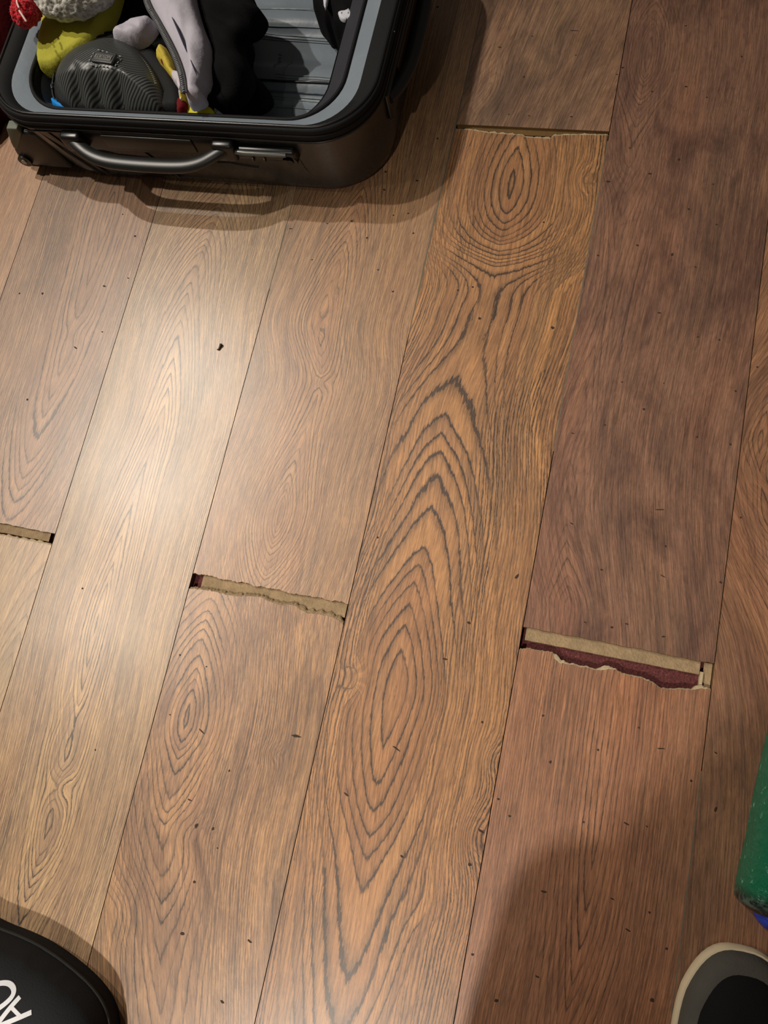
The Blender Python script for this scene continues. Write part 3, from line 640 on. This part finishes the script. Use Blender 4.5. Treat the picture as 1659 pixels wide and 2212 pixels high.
# badge
bx, by = at(217, 113, .146)
def badge_rot(): return Matrix.Rotation(math.radians(-6), 3, 'Z') @ Matrix.Rotation(math.radians(-4), 3, 'X')
bz = casez(bx, by)
STCH = plain('pale_stitch', srgb(176, 186, 182), .5)
bd = bevbox('badge', bx, by, bz + .0008, .0300, .0158, .0034, plain('badge_rubber', srgb(58, 59, 60), .45, .5), gc, bev=.0012, rot=badge_rot())
bevbox('badge_panel', bx, by, bz + .0024, .0245, .0095, .0012, plain('badge_panel', srgb(84, 84, 86), .45, .5), bd, bev=.0004, rot=badge_rot())
cu = bpy.data.curves.new('badge_text', 'FONT'); cu.body = 'NOVATE'; cu.size = .0062; cu.extrude = .0003; cu.align_x = 'CENTER'; cu.align_y = 'CENTER'; cu.space_character = 1.0
to = bpy.data.objects.new('badge_text', cu); C.objects.link(to); bpy.context.view_layer.update()
tm = bpy.data.meshes.new_from_object(to); bpy.data.objects.remove(to)
tm.transform(Matrix.Translation((bx, by, bz + .0033)) @ badge_rot().to_4x4() @ Matrix.Rotation(math.pi, 4, 'Z')); tm.name = 'badge_text'
link('badge_text', tm, plain('badge_letter', srgb(150, 150, 142), .4, .6), bd, False)
# stitches round the badge and along the lid edge
V, Fc = [], []
def stitch(a, b, r=.0006):
    v_, f_ = tube_vf([a, b], r, seg=6); n_ = len(V); V.extend(v_); Fc.extend([tuple(q + n_ for q in t) for t in f_])
bt = badge_rot()
for s in (-1, 1):
    for k in range(6):
        p0 = bt @ Vector((-.0150 + k * .0055, s * .0112, 0)); p1 = bt @ Vector((-.0150 + k * .0055 + .0032, s * .0112, 0))
        A_ = [(bx + p.x, by + p.y, casez(bx + p.x, by + p.y) + .0012) for p in (p0, p1)]; stitch(*A_)
    for k in range(3):
        p0 = bt @ Vector((s * .0180, -.0075 + k * .0055, 0)); p1 = bt @ Vector((s * .0180, -.0075 + k * .0055 + .003, 0))
        A_ = [(bx + p.x, by + p.y, casez(bx + p.x, by + p.y) + .0012) for p in (p0, p1)]; stitch(*A_)
link('badge_stitching', mesh('badge_stitching', V, Fc), STCH, gc)
V, Fc = [], []
ed = dens(smooth_poly(px([(272, 88), (300, 112), (318, 145), (332, 180), (338, 205)], .128), 2, False), .0032)
for k in range(0, 22):
    if k < len(ed) - 2:
        a, b = ed[k]; z_ = casez(a, b) * .5 + .066
        stitch((a - .0012, b - .0008, casez(a, b) - .0030), (a + .0014, b + .0012, casez(a, b) - .0045), .0006)
link('lid_stitching', mesh('lid_stitching', V, Fc), STCH, gc)
x_, y_ = at(118, 190, .10)
tube('zip_pull', [(x_, y_ + .002, .104), (x_ - .003, y_ + .006, .103), (x_ - .0035, y_ + .001, .103), (x_ - .001, y_ - .004, .103), (x_ + .001, y_ - .002, .104)], .0008, plain('zip_steel', srgb(120, 120, 120), .35, .5, metallic=.7), gc, seg=6)

# yellow cloth pouch behind the case
YEL = plain('yellow_felt', srgb(180, 176, 60), .8, .3, 300, .5, .0012, .18, 45)
o_ = cushion('yellow_pouch', px([(92, 66), (86, 100), (84, 150), (104, 153), (125, 152), (150, 130), (210, 96), (222, 66), (245, 30), (262, -30), (250, -60), (120, -60)], .10), YEL, None, zbot=.087, h=.010, rnd=.007, folds=.003, fscale=18, fseed=4, fdir=(.9, .3), zf=lambda x, y: .112, step=.004, soft=1)
tag(o_, 'yellow-green cloth pouch behind the black case, under the white knit hat', 'pouch')

# white knitted hat with red yarn end
def knit(name, c1, c2, sc_):
    m = NT(name); o = m.obj(); vo = m.n('ShaderNodeTexVoronoi', {'Vector': m.scaled(o, (1, 1.6, 1)), 'Scale': sc_}).outputs[0]; nz = m.noise(o, sc_ * 6, 3)
    m.set(Base_Color=m.mix(m.rng(vo, 0, .8), c2, c1), Roughness=.95, Specular_IOR_Level=.2, Sheen_Weight=.3)
    m.bump(m.math('ADD', m.math('MULTIPLY', vo, -1.0), m.math('MULTIPLY', nz, .25)), .9, .004); return m.m
def fuzz_ball(name, c, r, mat, parent, seed=0, bumps=.0035, seg=72, freq=150):
    V, Fc = [], []; n, m_ = seg, seg // 2
    for i in range(m_ + 1):
        for j in range(n):
            th = math.pi * i / m_; p_ = 2 * math.pi * j / n; d = Vector((math.sin(th) * math.cos(p_), math.sin(th) * math.sin(p_), math.cos(th)))
            q = Vector((d.x * r[0], d.y * r[1], d.z * r[2])); k = noise.noise(q * freq + Vector((seed, 0, 0))) + .5 * abs(noise.noise(q * freq * 2.2))
            q = q + d * bumps * k; V.append((q.x + c[0], q.y + c[1], q.z + c[2]))
    for i in range(m_):
        for j in range(n): a = i * n + j; b = i * n + (j + 1) % n; Fc.append((a, a + n, b + n, b))
    me_ = mesh(name, V, Fc); return link(name, me_, mat, parent)
hx, hy = at(165, -50, .135)
hat = thing('knit_hat', 'white knitted hat with bright red yarn end, at the suitcase edge', 'hat', (hx, hy, .11))
hb_ = fuzz_ball('knit_body', (hx, hy, .140), (.0700, .0640, .034), knit('white_knit', srgb(236, 234, 224), srgb(150, 146, 136), 160), hat, 3, .0035, 150, 95)
RED = knit('red_yarn', srgb(240, 24, 44), srgb(165, 6, 18), 260)
rx, ry = at(58, 18, .14)
fuzz_ball('yarn_end', (rx, ry, .140), (.0175, .0250, .016), RED, hat, 8, .0035, 96, 170)
V, Fc = [], []
for k in range(150):       # loose red fibres
    a_ = random.uniform(0, 2 * math.pi); e_ = random.uniform(-.4, 1.2); d = Vector((math.cos(a_) * math.cos(e_), math.sin(a_) * math.cos(e_), math.sin(e_)))
    p0 = Vector((rx + d.x * .0165, ry + d.y * .0238, .140 + d.z * .0155)); p1 = p0 + d * random.uniform(.002, .0045) + Vector((random.uniform(-.002, .002), random.uniform(-.003, .001), 0))
    v_, f_ = tube_vf([p0, (p0 + p1) / 2 + Vector((0, 0, .0008)), p1], [.00032, .00026, .0001], seg=4); n_ = len(V); V.extend(v_); Fc.extend([tuple(q + n_ for q in t) for t in f_])
link('loose_fibre', mesh('loose_fibre', V, Fc), RED, hat)['kind'] = 'stuff'
tube('white_stitch', [at(34, -4, .157) + (.155,), at(39, 10, .157) + (.1588,), at(43, 20, .157) + (.1585,)], .0012, plain('white_yarn', srgb(240, 205, 196), .8), hat, seg=8)
tube('white_stitch', [at(44, 26, .157) + (.1590,), at(49, 34, .157) + (.1575,), at(53, 41, .157) + (.1535,)], .0013, plain('white_yarn_end', srgb(244, 214, 206), .8), hat, seg=8)

# grey-lavender jacket with zip
JK = plain('lavender_grey_cloth', srgb(190, 186, 198), .55, .4, 120, .4, .002, .12, 30)
jz = .128
jk = thing('jacket', 'pale lavender-grey jacket with dark zip, over the black clothes', 'clothing', at(390, 80, 0) + (.115,))
cushion('jacket_front', px([(312, -40), (318, 8), (336, 42), (362, 88), (388, 140), (396, 175), (399, 212), (408, 218), (436, 208), (438, 198), (432, 186), (446, 168), (452, 120), (449, 82), (432, 45), (420, 5), (412, -40)], jz), JK, jk, zbot=.11, h=.020, rnd=.018, folds=.009, fscale=34, fseed=21, fdir=(.9, .35), zf=lambda x, y: jz + .012, step=.003, soft=1, thick=None)
cushion('jacket_sleeve', px([(232, 76), (250, 52), (276, 36), (300, 31), (322, 28), (330, 40), (318, 58), (300, 76), (270, 82)], .125), JK, jk, zbot=.105, h=.016, rnd=.012, folds=.009, fscale=45, fseed=33, fdir=(.5, .9), zf=lambda x, y: .130, step=.003, soft=1)
ztp = smooth_poly([at(312, -30, .134), at(320, 16, .134), at(337, 42, .134), at(362, 88, .134), at(385, 136, .134), at(396, 172, .134), at(400, 205, .134)], 2, False)
def ribbon(name, pts, wdt, z, mat, par):
    V, Fc = [], []
    for i, p_ in enumerate(pts):
        a = np.array(pts[max(0, i - 1)]); b = np.array(pts[min(len(pts) - 1, i + 1)]); t = (b - a) / np.linalg.norm(b - a); n_ = np.array([-t[1], t[0]])
        for s, dz in ((-1, -.001), (-1, 0), (1, 0), (1, -.001)): V.append((p_[0] + n_[0] * wdt * s, p_[1] + n_[1] * wdt * s, z + dz))
    for i in range(len(pts) - 1):
        for k in range(4): Fc.append((i * 4 + k, i * 4 + (k + 1) % 4, (i + 1) * 4 + (k + 1) % 4, (i + 1) * 4 + k))
    return link(name, mesh(name, V, Fc), mat, par, False)
zt = ribbon('jacket_zip', ztp, .0036, .1375, plain('zip_tape_grey', srgb(60, 62, 66), .7), jk)
V, Fc = [], []
zl = dens(ztp, .0016)
zl = zl[:int(len(zl) * .5)] if False else zl
L_ = 0
for i in range(0, len(ztp) - 1):
    a = np.array(ztp[i]); b = np.array(ztp[i + 1]); L = np.linalg.norm(b - a); k = max(1, int(L / .0021)); t = (b - a) / L; n_ = np.array([-t[1], t[0]])
    for j in range(k):
        p_ = a + (b - a) * j / k; q0 = p_ - n_ * .0016; q1 = p_ + n_ * .0016
        v_, f_ = tube_vf([(q0[0], q0[1], .1385), (q1[0], q1[1], .1385)], .0006, seg=5); m0 = len(V); V.extend(v_); Fc.extend([tuple(q + m0 for q in tt) for tt in f_])
link('zip_teeth', mesh('zip_teeth', V, Fc), plain('zip_teeth', srgb(168, 170, 172), .35, .6), zt)
tube('jacket_seam', [at(372, 38, .140) + (.1405,), at(384, 62, .140) + (.142,), at(400, 100, .140) + (.1425,), at(412, 128, .140) + (.142,), at(424, 160, .140) + (.139,)], [.0004, .0012, .0012, .0010, .0006], plain('navy_seam', srgb(34, 34, 62), .7), jk, seg=6)

# printed cloth between case and jacket: yellow with white and dark red
def print_mat():
    m = NT('printed_cloth'); o = m.obj(); a = m.noise(o, 42, 1, .4); b = m.noise(m.scaled(o, (1, 1, 1)), 60, 1)
    c = m.mix(m.rng(a, .55, .57), srgb(206, 184, 62), srgb(214, 206, 214)); c = m.mix(m.rng(b, .62, .64), c, srgb(118, 16, 30))
    m.set(Base_Color=c, Roughness=.7); m.bump(m.noise(o, 120, 3), .5, .002); return m.m
o_ = cushion('printed_cloth', px([(332, 116), (346, 100), (356, 98), (364, 112), (372, 140), (374, 150), (390, 156), (397, 170), (396, 188), (390, 210), (386, 212), (384, 185), (370, 165), (350, 135)], .118), print_mat(), None, zbot=.09, h=.008, rnd=.006, folds=.006, fscale=60, fseed=3, zf=lambda x, y: .124, step=.0025, soft=1)
tag(o_, 'yellow cloth printed with white and dark red, between black case and jacket zip', 'clothing')
o_ = cushion('red_cloth', px([(380, 212), (392, 205), (404, 222), (398, 234), (384, 246), (378, 236)], .11), plain('dark_red_cloth', srgb(110, 16, 26), .8, .2, 300, .5, .001), None, zbot=.085, h=.008, rnd=.006, zf=lambda x, y: .113, step=.0025, soft=1)
tag(o_, 'small dark red cloth bit by the lower end of the jacket zip', 'cloth')
o_ = cushion('yellow_cloth', px([(390, 246), (402, 222), (418, 226), (438, 226), (454, 226), (465, 240), (468, 256), (420, 262)], .10), plain('yellow_cloth', srgb(222, 216, 50), .65, .3, 300, .5, .001, .15, 60), None, zbot=.08, h=.008, rnd=.006, folds=.003, fscale=60, zf=lambda x, y: .103, step=.0025, soft=1)
tag(o_, 'bright yellow cloth corner at the front piping of the suitcase', 'cloth')
o_ = cushion('clear_wrapper', px([(452, 226), (462, 228), (472, 236), (482, 243), (470, 256), (463, 244)], .098), plain('wrapper_film', srgb(150, 156, 158), .25, .6, 500, .8, .002, .5, 300), None, zbot=.08, h=.006, rnd=.004, folds=.004, fscale=150, zf=lambda x, y: .100, step=.002, soft=1)
tag(o_, 'crinkled clear wrapper edge right of the bright yellow cloth', 'wrapper')
o_ = cushion('blue_cloth', px([(106, 214), (114, 206), (130, 214), (160, 222), (190, 234), (200, 246), (150, 250), (116, 232)], .095), plain('blue_cloth', srgb(20, 140, 226), .6, .3, 200, .4, .001, .2, 80), None, zbot=.075, h=.008, rnd=.006, folds=.005, fscale=70, fseed=6, fdir=(.2, 1), zf=lambda x, y: .0985, step=.0025, soft=1)
tag(o_, 'bright blue cloth showing under the front of the black case', 'cloth')
# black bag with white patch at the far side of the case
bag2 = thing('black_pouch', 'black cloth pouch with white patch lying on the empty grey lining', 'pouch', at(730, 10, 0) + (.03,))
cushion('pouch_body', px([(671, -10), (672, 5), (690, 25), (699, 40), (712, 38), (716, 50), (735, 60), (758, 75), (772, 80), (790, 40), (800, -60), (680, -60)], .075), BCLOTH, bag2, zbot=.028, h=.025, rnd=.020, folds=.006, fscale=40, fseed=12, zf=lambda x, y: .088, step=.003, soft=1)
WHT = plain('white_print', srgb(216, 218, 228), .6)
cushion('white_patch', px([(729, 26), (735, 22), (748, 21), (753, 16), (760, 28), (763, 39), (752, 40), (742, 43), (733, 38)], .0905), WHT, bag2, zbot=.086, h=.0015, rnd=.002, zf=lambda x, y: .0915, step=.002, soft=1)
cushion('white_patch', px([(696, -20), (699, 10), (702, 16), (706, 4), (710, -20)], .0905), WHT, bag2, zbot=.086, h=.0015, rnd=.002, zf=lambda x, y: .0912, step=.002, soft=0)
for a, b in ((738, 27), (752, 27)):
    x, y = at(a, b, .092); bevbox('patch_mark', x, y, .0916, .0012, .0022, .0006, plain('patch_mark', srgb(90, 92, 104), .6), bag2, bev=.0002, seg=1)

# dark red fabric at the left outside of the suitcase
o_ = cushion('red_blanket', [at(-60, 340, 0), at(2, 300, 0), at(10, 262, .0), (-.072, .66), (-.05, .70), (-.03, .76), (-.03, .95), (-.30, .98), (-.34, .70)], plain('dark_red_fleece', srgb(58, 3, 6), .95, .1, 200, .6, .002, .2, 40), None, zbot=.001, h=.05, rnd=.05, folds=.012, fscale=14, fseed=5, zf=lambda x, y: .075 + .4 * max(0, min(.12, y - .66)), step=.007)
tag(o_, 'dark red fleece blanket on the floor left of the suitcase', 'blanket')

# ------------------------------------------------------------------ black bag, lower left, white letters
bz_ = .060
fb = thing('fabric_bag', 'black fabric bag with large white letters, lower left floor', 'bag', (0.30, -0.43, 0))
bo = px([(-220, 1925), (-120, 1948), (-40, 1975), (0, 1998), (60, 2020), (110, 2046), (160, 2082), (205, 2122), (236, 2165), (248, 2212), (250, 2300), (230, 2420), (100, 2520), (-250, 2500)], .012)
cushion('bag_body', bo, plain('black_canvas', srgb(28, 29, 31), .8, .3, 700, .5, .0008, .2, 40), fb, zbot=.0, h=.045, rnd=.050, folds=.004, fscale=14, fseed=31, fdir=(.4, .9), zf=lambda x, y: .064, step=.006)
tube('bag_piping', [(a, b, .020) for a, b in dens(smooth_poly(bo, 2), .008)], .0016, plain('bag_piping', srgb(40, 42, 40), .7), fb, seg=6, closed=True)
from mathutils.bvhtree import BVHTree
_bm = bmesh.new(); _bm.from_mesh([o for o in fb.children if o.name.startswith('bag_body')][0].data); BVH = BVHTree.FromBMesh(_bm)
LET = plain('white_letter', srgb(226, 228, 232), .55)
def letter(name, strokes):
    V, Fc = [], []
    for q_, (pts, wd) in enumerate(strokes):
        P = [np.array(at(a, b, .062)) for a, b in (smooth_poly(pts, 2, False) if len(pts) > 3 else [tuple(pts[0][c] + (pts[1][c] - pts[0][c]) * k / 16 for c in (0, 1)) for k in range(17)])]; n0 = len(V)
        for i, p_ in enumerate(P):
            a = P[max(0, i - 1)]; b = P[min(len(P) - 1, i + 1)]; t = (b - a) / np.linalg.norm(b - a); n_ = np.array([-t[1], t[0]])
            for s, zz in ((-1, .038), (-1, .0478 + .0003 * q_), (1, .0478 + .0003 * q_), (1, .038)): V.append((p_[0] + n_[0] * wd * s, p_[1] + n_[1] * wd * s, zz))
        m = len(P)
        for i in range(m - 1):
            for k in range(4): Fc.append((n0 + i * 4 + k, n0 + i * 4 + (k + 1) % 4, n0 + (i + 1) * 4 + (k + 1) % 4, n0 + (i + 1) * 4 + k))
        Fc.append((n0, n0 + 1, n0 + 2, n0 + 3)); Fc.append(tuple(n0 + 4 * (m - 1) + k for k in (3, 2, 1, 0)))
    W_ = []
    for x, y, z in V:
        h = BVH.ray_cast(Vector((x, y, .2)), Vector((0, 0, -1)))[0]; zz = h.z if h else .06
        W_.append((x, y, zz + (.0008 if z > .045 else -.002)))
    me_ = mesh(name, W_, Fc); autosmooth(me_, 30); return link(name, me_, LET, fb, False)
hw = .0021
letter('letter_a', [([(40, 2155), (-8, 2218)], hw), ([(67, 2187), (-8, 2218)], hw), ([(24, 2172), (46, 2194)], hw * .8)])
letter('letter_u', [([(-60, 2150), (-10, 2126), (8, 2125), (19, 2130), (27, 2141), (26, 2153), (16, 2165), (0, 2177), (-40, 2206)], hw)])

# ------------------------------------------------------------------ green plastic bag, right
gp_ = thing('plastic_bag', 'glossy green plastic bag with crinkled dark corner, right edge', 'bag', at(1720, 1880, 0) + (0,))
def green_mat():
    m = NT('green_film'); o = m.obj(); nz = m.noise(o, 110, 4, .6); c = m.mix(m.rng(nz, .62, .70), srgb(0, 104, 72), srgb(120, 190, 160))
    sp_ = m.n('ShaderNodeSeparateXYZ', {0: o}).outputs; k = m.rng(sp_[1], -.118, -.108, 1, 0)
    c = m.mix(k, c, m.mix(m.rng(nz, .45, .62), srgb(14, 24, 22), srgb(90, 110, 100)))
    m.set(Base_Color=c, Roughness=.3, Specular_IOR_Level=.5); m.bump(nz, .5, .004); return m.m
cushion('bag_film', px([(1685, 1560), (1662, 1660), (1645, 1740), (1632, 1820), (1617, 1880), (1606, 1935), (1606, 1955), (1622, 1968), (1645, 1982), (1700, 2000), (1830, 1990), (1900, 1800), (1860, 1600)], .035), green_mat(), gp_, zbot=.001, h=.030, rnd=.025, folds=.006, fscale=40, fseed=17, zf=lambda x, y: .055, step=.004, soft=1)
cushion('blue_corner', px([(1636, 1976), (1644, 1996), (1660, 2014), (1700, 2030), (1800, 2030), (1810, 1985), (1700, 1975), (1655, 1960)], .018), plain('blue_film', srgb(44, 72, 190), .4, .5, 120, .4, .002, .2, 60), gp_, zbot=.001, h=.015, rnd=.012, folds=.004, fscale=50, zf=lambda x, y: .026, step=.003, soft=1)

# ------------------------------------------------------------------ sneaker, lower right
sx, sy = 1.008, -0.300
sh = thing('sneaker', 'black and grey sneaker with off-white sole rim, lower right', 'shoe', (sx, sy, 0))
def shoe_loop(z, ins, toe=0.0, n=72):
    pts = []
    Ys = np.linspace(0, 1, 200)
    for k in range(n):
        a = 2 * math.pi * k / n
        c, s = math.cos(a), math.sin(a)
        L = .140 - ins - toe * (s > 0) * 1.0; 
        y = s * L
        t = (s + 1) / 2
        wl_ = .034 + .021 * math.sin(math.pi * min(1, (t * .95 + .02)) ** 1.35)
        wl_ = np.interp(t, [0, .1, .3, .5, .7, .85, 1], [.032, .034, .038, .046, .060, .063, .060])
        x = math.copysign(abs(c) ** .74, c) * (wl_ - ins)
        pts.append((x, y, z))
    return pts
RS = Matrix.Rotation(math.radians(4), 4, 'Z')
def place(L, dy=0): 
    return [tuple((RS @ Vector((p[0], p[1] + dy, p[2])) + Vector((sx, sy, 0)))[:]) for p in L]
SOLE = plain('offwhite_rubber', srgb(212, 196, 164), .6, .4, 300, .2, .0005, .15, 60)
v, f = loft([place(shoe_loop(.001, .006)), place(shoe_loop(.004, .001)), place(shoe_loop(.010, .0)), place(shoe_loop(.015, .0005)), place(shoe_loop(.018, .0020)), place(shoe_loop(.0185, .005))], True, True)
me_ = mesh('sole', v, f); autosmooth(me_, 45); link('sole', me_, SOLE, sh)
RAND = plain('grey_suede', srgb(78, 76, 70), .85, .25, 500, .5, .001, .2, 50)
v, f = loft([place(shoe_loop(.0178, .0035)), place(shoe_loop(.024, .0042)), place(shoe_loop(.031, .0075, .001)), place(shoe_loop(.036, .0135, .003)), place(shoe_loop(.037, .019, .005))], False, True)
me_ = mesh('toe_rand', v, f); autosmooth(me_, 45); link('toe_rand', me_, RAND, sh)
UP = plain('black_mesh', srgb(16, 16, 17), .85, .2, 900, .6, .001, .2, 50)
V = []
lo_ = []
for z, i_, toe in ((.036, .0150, .003), (.043, .0175, .008), (.052, .022, .028), (.064, .026, .070), (.076, .029, .105), (.088, .030, .135), (.096, .031, .150)):
    lo_.append(place(shoe_loop(z, i_, toe)))
lo_ += [place(shoe_loop(.097, .034, .153)), place(shoe_loop(.090, .036, .156)), place(shoe_loop(.055, .036, .150))]
v, f = loft(lo_, False, True)
me_ = mesh('upper', v, f); autosmooth(me_, 45); link('upper', me_, UP, sh)
for k in range(4):
    t = k / 3; y = .055 - .045 * t; z = .0585 + .012 * t
    pts = place([(-.018, y, z - .002), (-.008, y + .003, z + .003), (.008, y - .003, z + .003), (.018, y, z - .002)])
    tube('lace', pts, .0022, plain('black_lace', srgb(26, 26, 28), .8), sh, seg=8, flat=.6)

# ------------------------------------------------------------------ crumb
x, y = at(479, 746, 0); x2, y2 = at(473, 756, 0)
cr = tube('crumb', [(x + .0008, y + .0008, .0014), (x, y, .0018), ((x + x2) / 2, (y + y2) / 2, .0014), (x2, y2, .0010), (x2 - .002, y2, .0008)], [.0010, .0022, .0014, .0012, .0008], plain('dark_crumb', srgb(30, 22, 14), .5), None, seg=8)
tag(cr, 'tiny dark crumb on the pale plank below the suitcase', 'crumb')

# ------------------------------------------------------------------ seated figure added out of view to cast the lower right shadow
def skinned(name, joints, edges, mat, sub=2, root=0):
    me_ = bpy.data.meshes.new(name); me_.from_pydata([j[0] for j in joints], edges, []); me_.update()
    o = bpy.data.objects.new(name, me_); C.objects.link(o)
    md = o.modifiers.new('skin', 'SKIN')
    sk = me_.skin_vertices[0].data
    for i, j in enumerate(joints):
        r = j[1]; sk[i].radius = r if isinstance(r, tuple) else (r, r)
    sk[root].use_root = True
    sd = o.modifiers.new('sub', 'SUBSURF'); sd.levels = sub; sd.render_levels = sub
    bpy.context.view_layer.update()
    m2 = bpy.data.meshes.new_from_object(o.evaluated_get(bpy.context.evaluated_depsgraph_get())); bpy.data.objects.remove(o)
    m2.materials.clear(); m2.name = name
    return link(name, m2, mat)
SKIN = plain('skin', srgb(196, 150, 124), .55, .4); 
J = [((.80, -.82, .54), .15), ((.80, -.84, .72), (.145, .11)), ((.79, -.80, .92), (.17, .12)), ((.79, -.76, 1.05), (.11, .08)), ((.79, -.73, 1.12), .05), ((.79, -.68, 1.20), (.07, .085)), ((.79, -.66, 1.28), (.072, .09)), ((.79, -.67, 1.34), (.05, .06)),
     ((.90, -.80, .52), .095), ((1.00, -.46, .52), .065), ((1.01, -.43, .42), .055), ((1.012, -.40, .26), .048), ((1.012, -.385, .11), .034), ((1.012, -.36, .07), .030), ((1.014, -.28, .045), .020),
     ((.70, -.80, .52), .095), ((.66, -.50, .53), .065), ((.665, -.56, .40), .055), ((.67, -.70, .24), .046), ((.67, -.76, .10), .034), ((.67, -.72, .06), .030), ((.67, -.62, .03), .022),
     ((.96, -.76, 1.00), .055), ((1.03, -.66, .82), .042), ((.93, -.40, .84), .032), ((.87, -.28, .86), .024),
     ((.62, -.76, 1.00), .055), ((.58, -.74, .78), .042), ((.68, -.62, .64), .032), ((.72, -.56, .62), .024)]
J = [((j[0][0] + (0.06 if i not in (9, 10, 11, 12, 13, 14, 24, 25) else 0), j[0][1], j[0][2]), j[1]) for i, j in enumerate(J)]
E_ = [(0, 1), (1, 2), (2, 3), (3, 4), (4, 5), (5, 6), (6, 7), (0, 8), (8, 9), (9, 10), (10, 11), (11, 12), (12, 13), (13, 14), (0, 15), (15, 16), (16, 17), (17, 18), (18, 19), (19, 20), (20, 21), (2, 22), (22, 23), (23, 24), (24, 25), (2, 26), (26, 27), (27, 28), (28, 29)]
pe = skinned('person', J, E_, plain('dark_clothes', srgb(30, 32, 38), .85, .2, 300, .5, .001))
tag(pe, 'person in dark clothes sitting at the lower right, foot in the black sneaker', 'person')
def hand(bx_, dirv, side, curl):
    d = Vector(dirv).normalized(); u = Vector((0, 0, 1)); sd_ = d.cross(u).normalized()
    js = [(Vector(bx_), .02), (Vector(bx_) + d * .05, (.030, .014))]; es = [(0, 1)]
    for k, L in enumerate((.068, .078, .073, .058)):
        b = Vector(bx_) + d * .085 + sd_ * (.030 - .020 * k) * side; n_ = len(js)
        js += [(b, .010), (b + d * L * .5 - u * .006, .0085), (b + d * L * .85 - u * curl, .0075)]; es += [(1, n_), (n_, n_ + 1), (n_ + 1, n_ + 2)]
    b = Vector(bx_) + d * .035 + sd_ * .034 * side; n_ = len(js)
    js += [(b, .011), (b + d * .028 + sd_ * .016 * side, .010), (b + d * .052 + sd_ * .014 * side, .0085)]; es += [(0, n_), (n_, n_ + 1), (n_ + 1, n_ + 2)]
    h = skinned('hand', js, es, SKIN, 1); h.parent = pe; return h
hand((.862, -.262, .862), (-.45, .75, .0), 1, .02); hand((.788, -.545, .618), (.5, .7, -.1), -1, .02)
fuzz_ball('face', (.85, -.655, 1.275), (.078, .098, .108), SKIN, pe, 1, .0, 40)
fuzz_ball('hair', (.85, -.685, 1.300), (.086, .098, .104), plain('dark_hair', srgb(30, 22, 18), .7, .4, 300, .6, .003), pe, 1, .004, 60)
for s_ in (-1, 1):
    fuzz_ball('eye', (.85 + .030 * s_, -.566, 1.285), (.012, .008, .007), plain('eye_white', srgb(220, 216, 210), .3), pe, 1, 0, 16)
    fuzz_ball('ear', (.85 + .080 * s_, -.665, 1.27), (.010, .018, .028), SKIN, pe, 1, 0, 16)
fuzz_ball('nose', (.85, -.552, 1.262), (.011, .014, .020), SKIN, pe, 1, 0, 16); fuzz_ball('mouth', (.85, -.562, 1.225), (.022, .006, .006), plain('lips', srgb(160, 90, 84), .5), pe, 1, 0, 16)
st = thing('stool', 'added out-of-view round wooden stool under the seated person', 'stool', (.86, -.90, 0))  # stool added out of view to carry the added figure
v, f = tube_vf([(.86, -.90, .355), (.86, -.90, .362), (.86, -.90, .388), (.86, -.90, .394)], [.175, .18, .18, .172], seg=40); me_ = mesh('seat', v, f); autosmooth(me_, 40); link('seat', me_, plain('stool_wood', srgb(150, 108, 70), .5), st)
for a_ in (45, 135, 225, 315):
    c_, s_ = math.cos(math.radians(a_)), math.sin(math.radians(a_)); tube('leg', [(.86 + .17 * c_, -.90 + .17 * s_, 0), (.86 + .12 * c_, -.90 + .12 * s_, .358)], [.014, .018], plain('stool_leg', srgb(150, 108, 70), .5), st, seg=12)
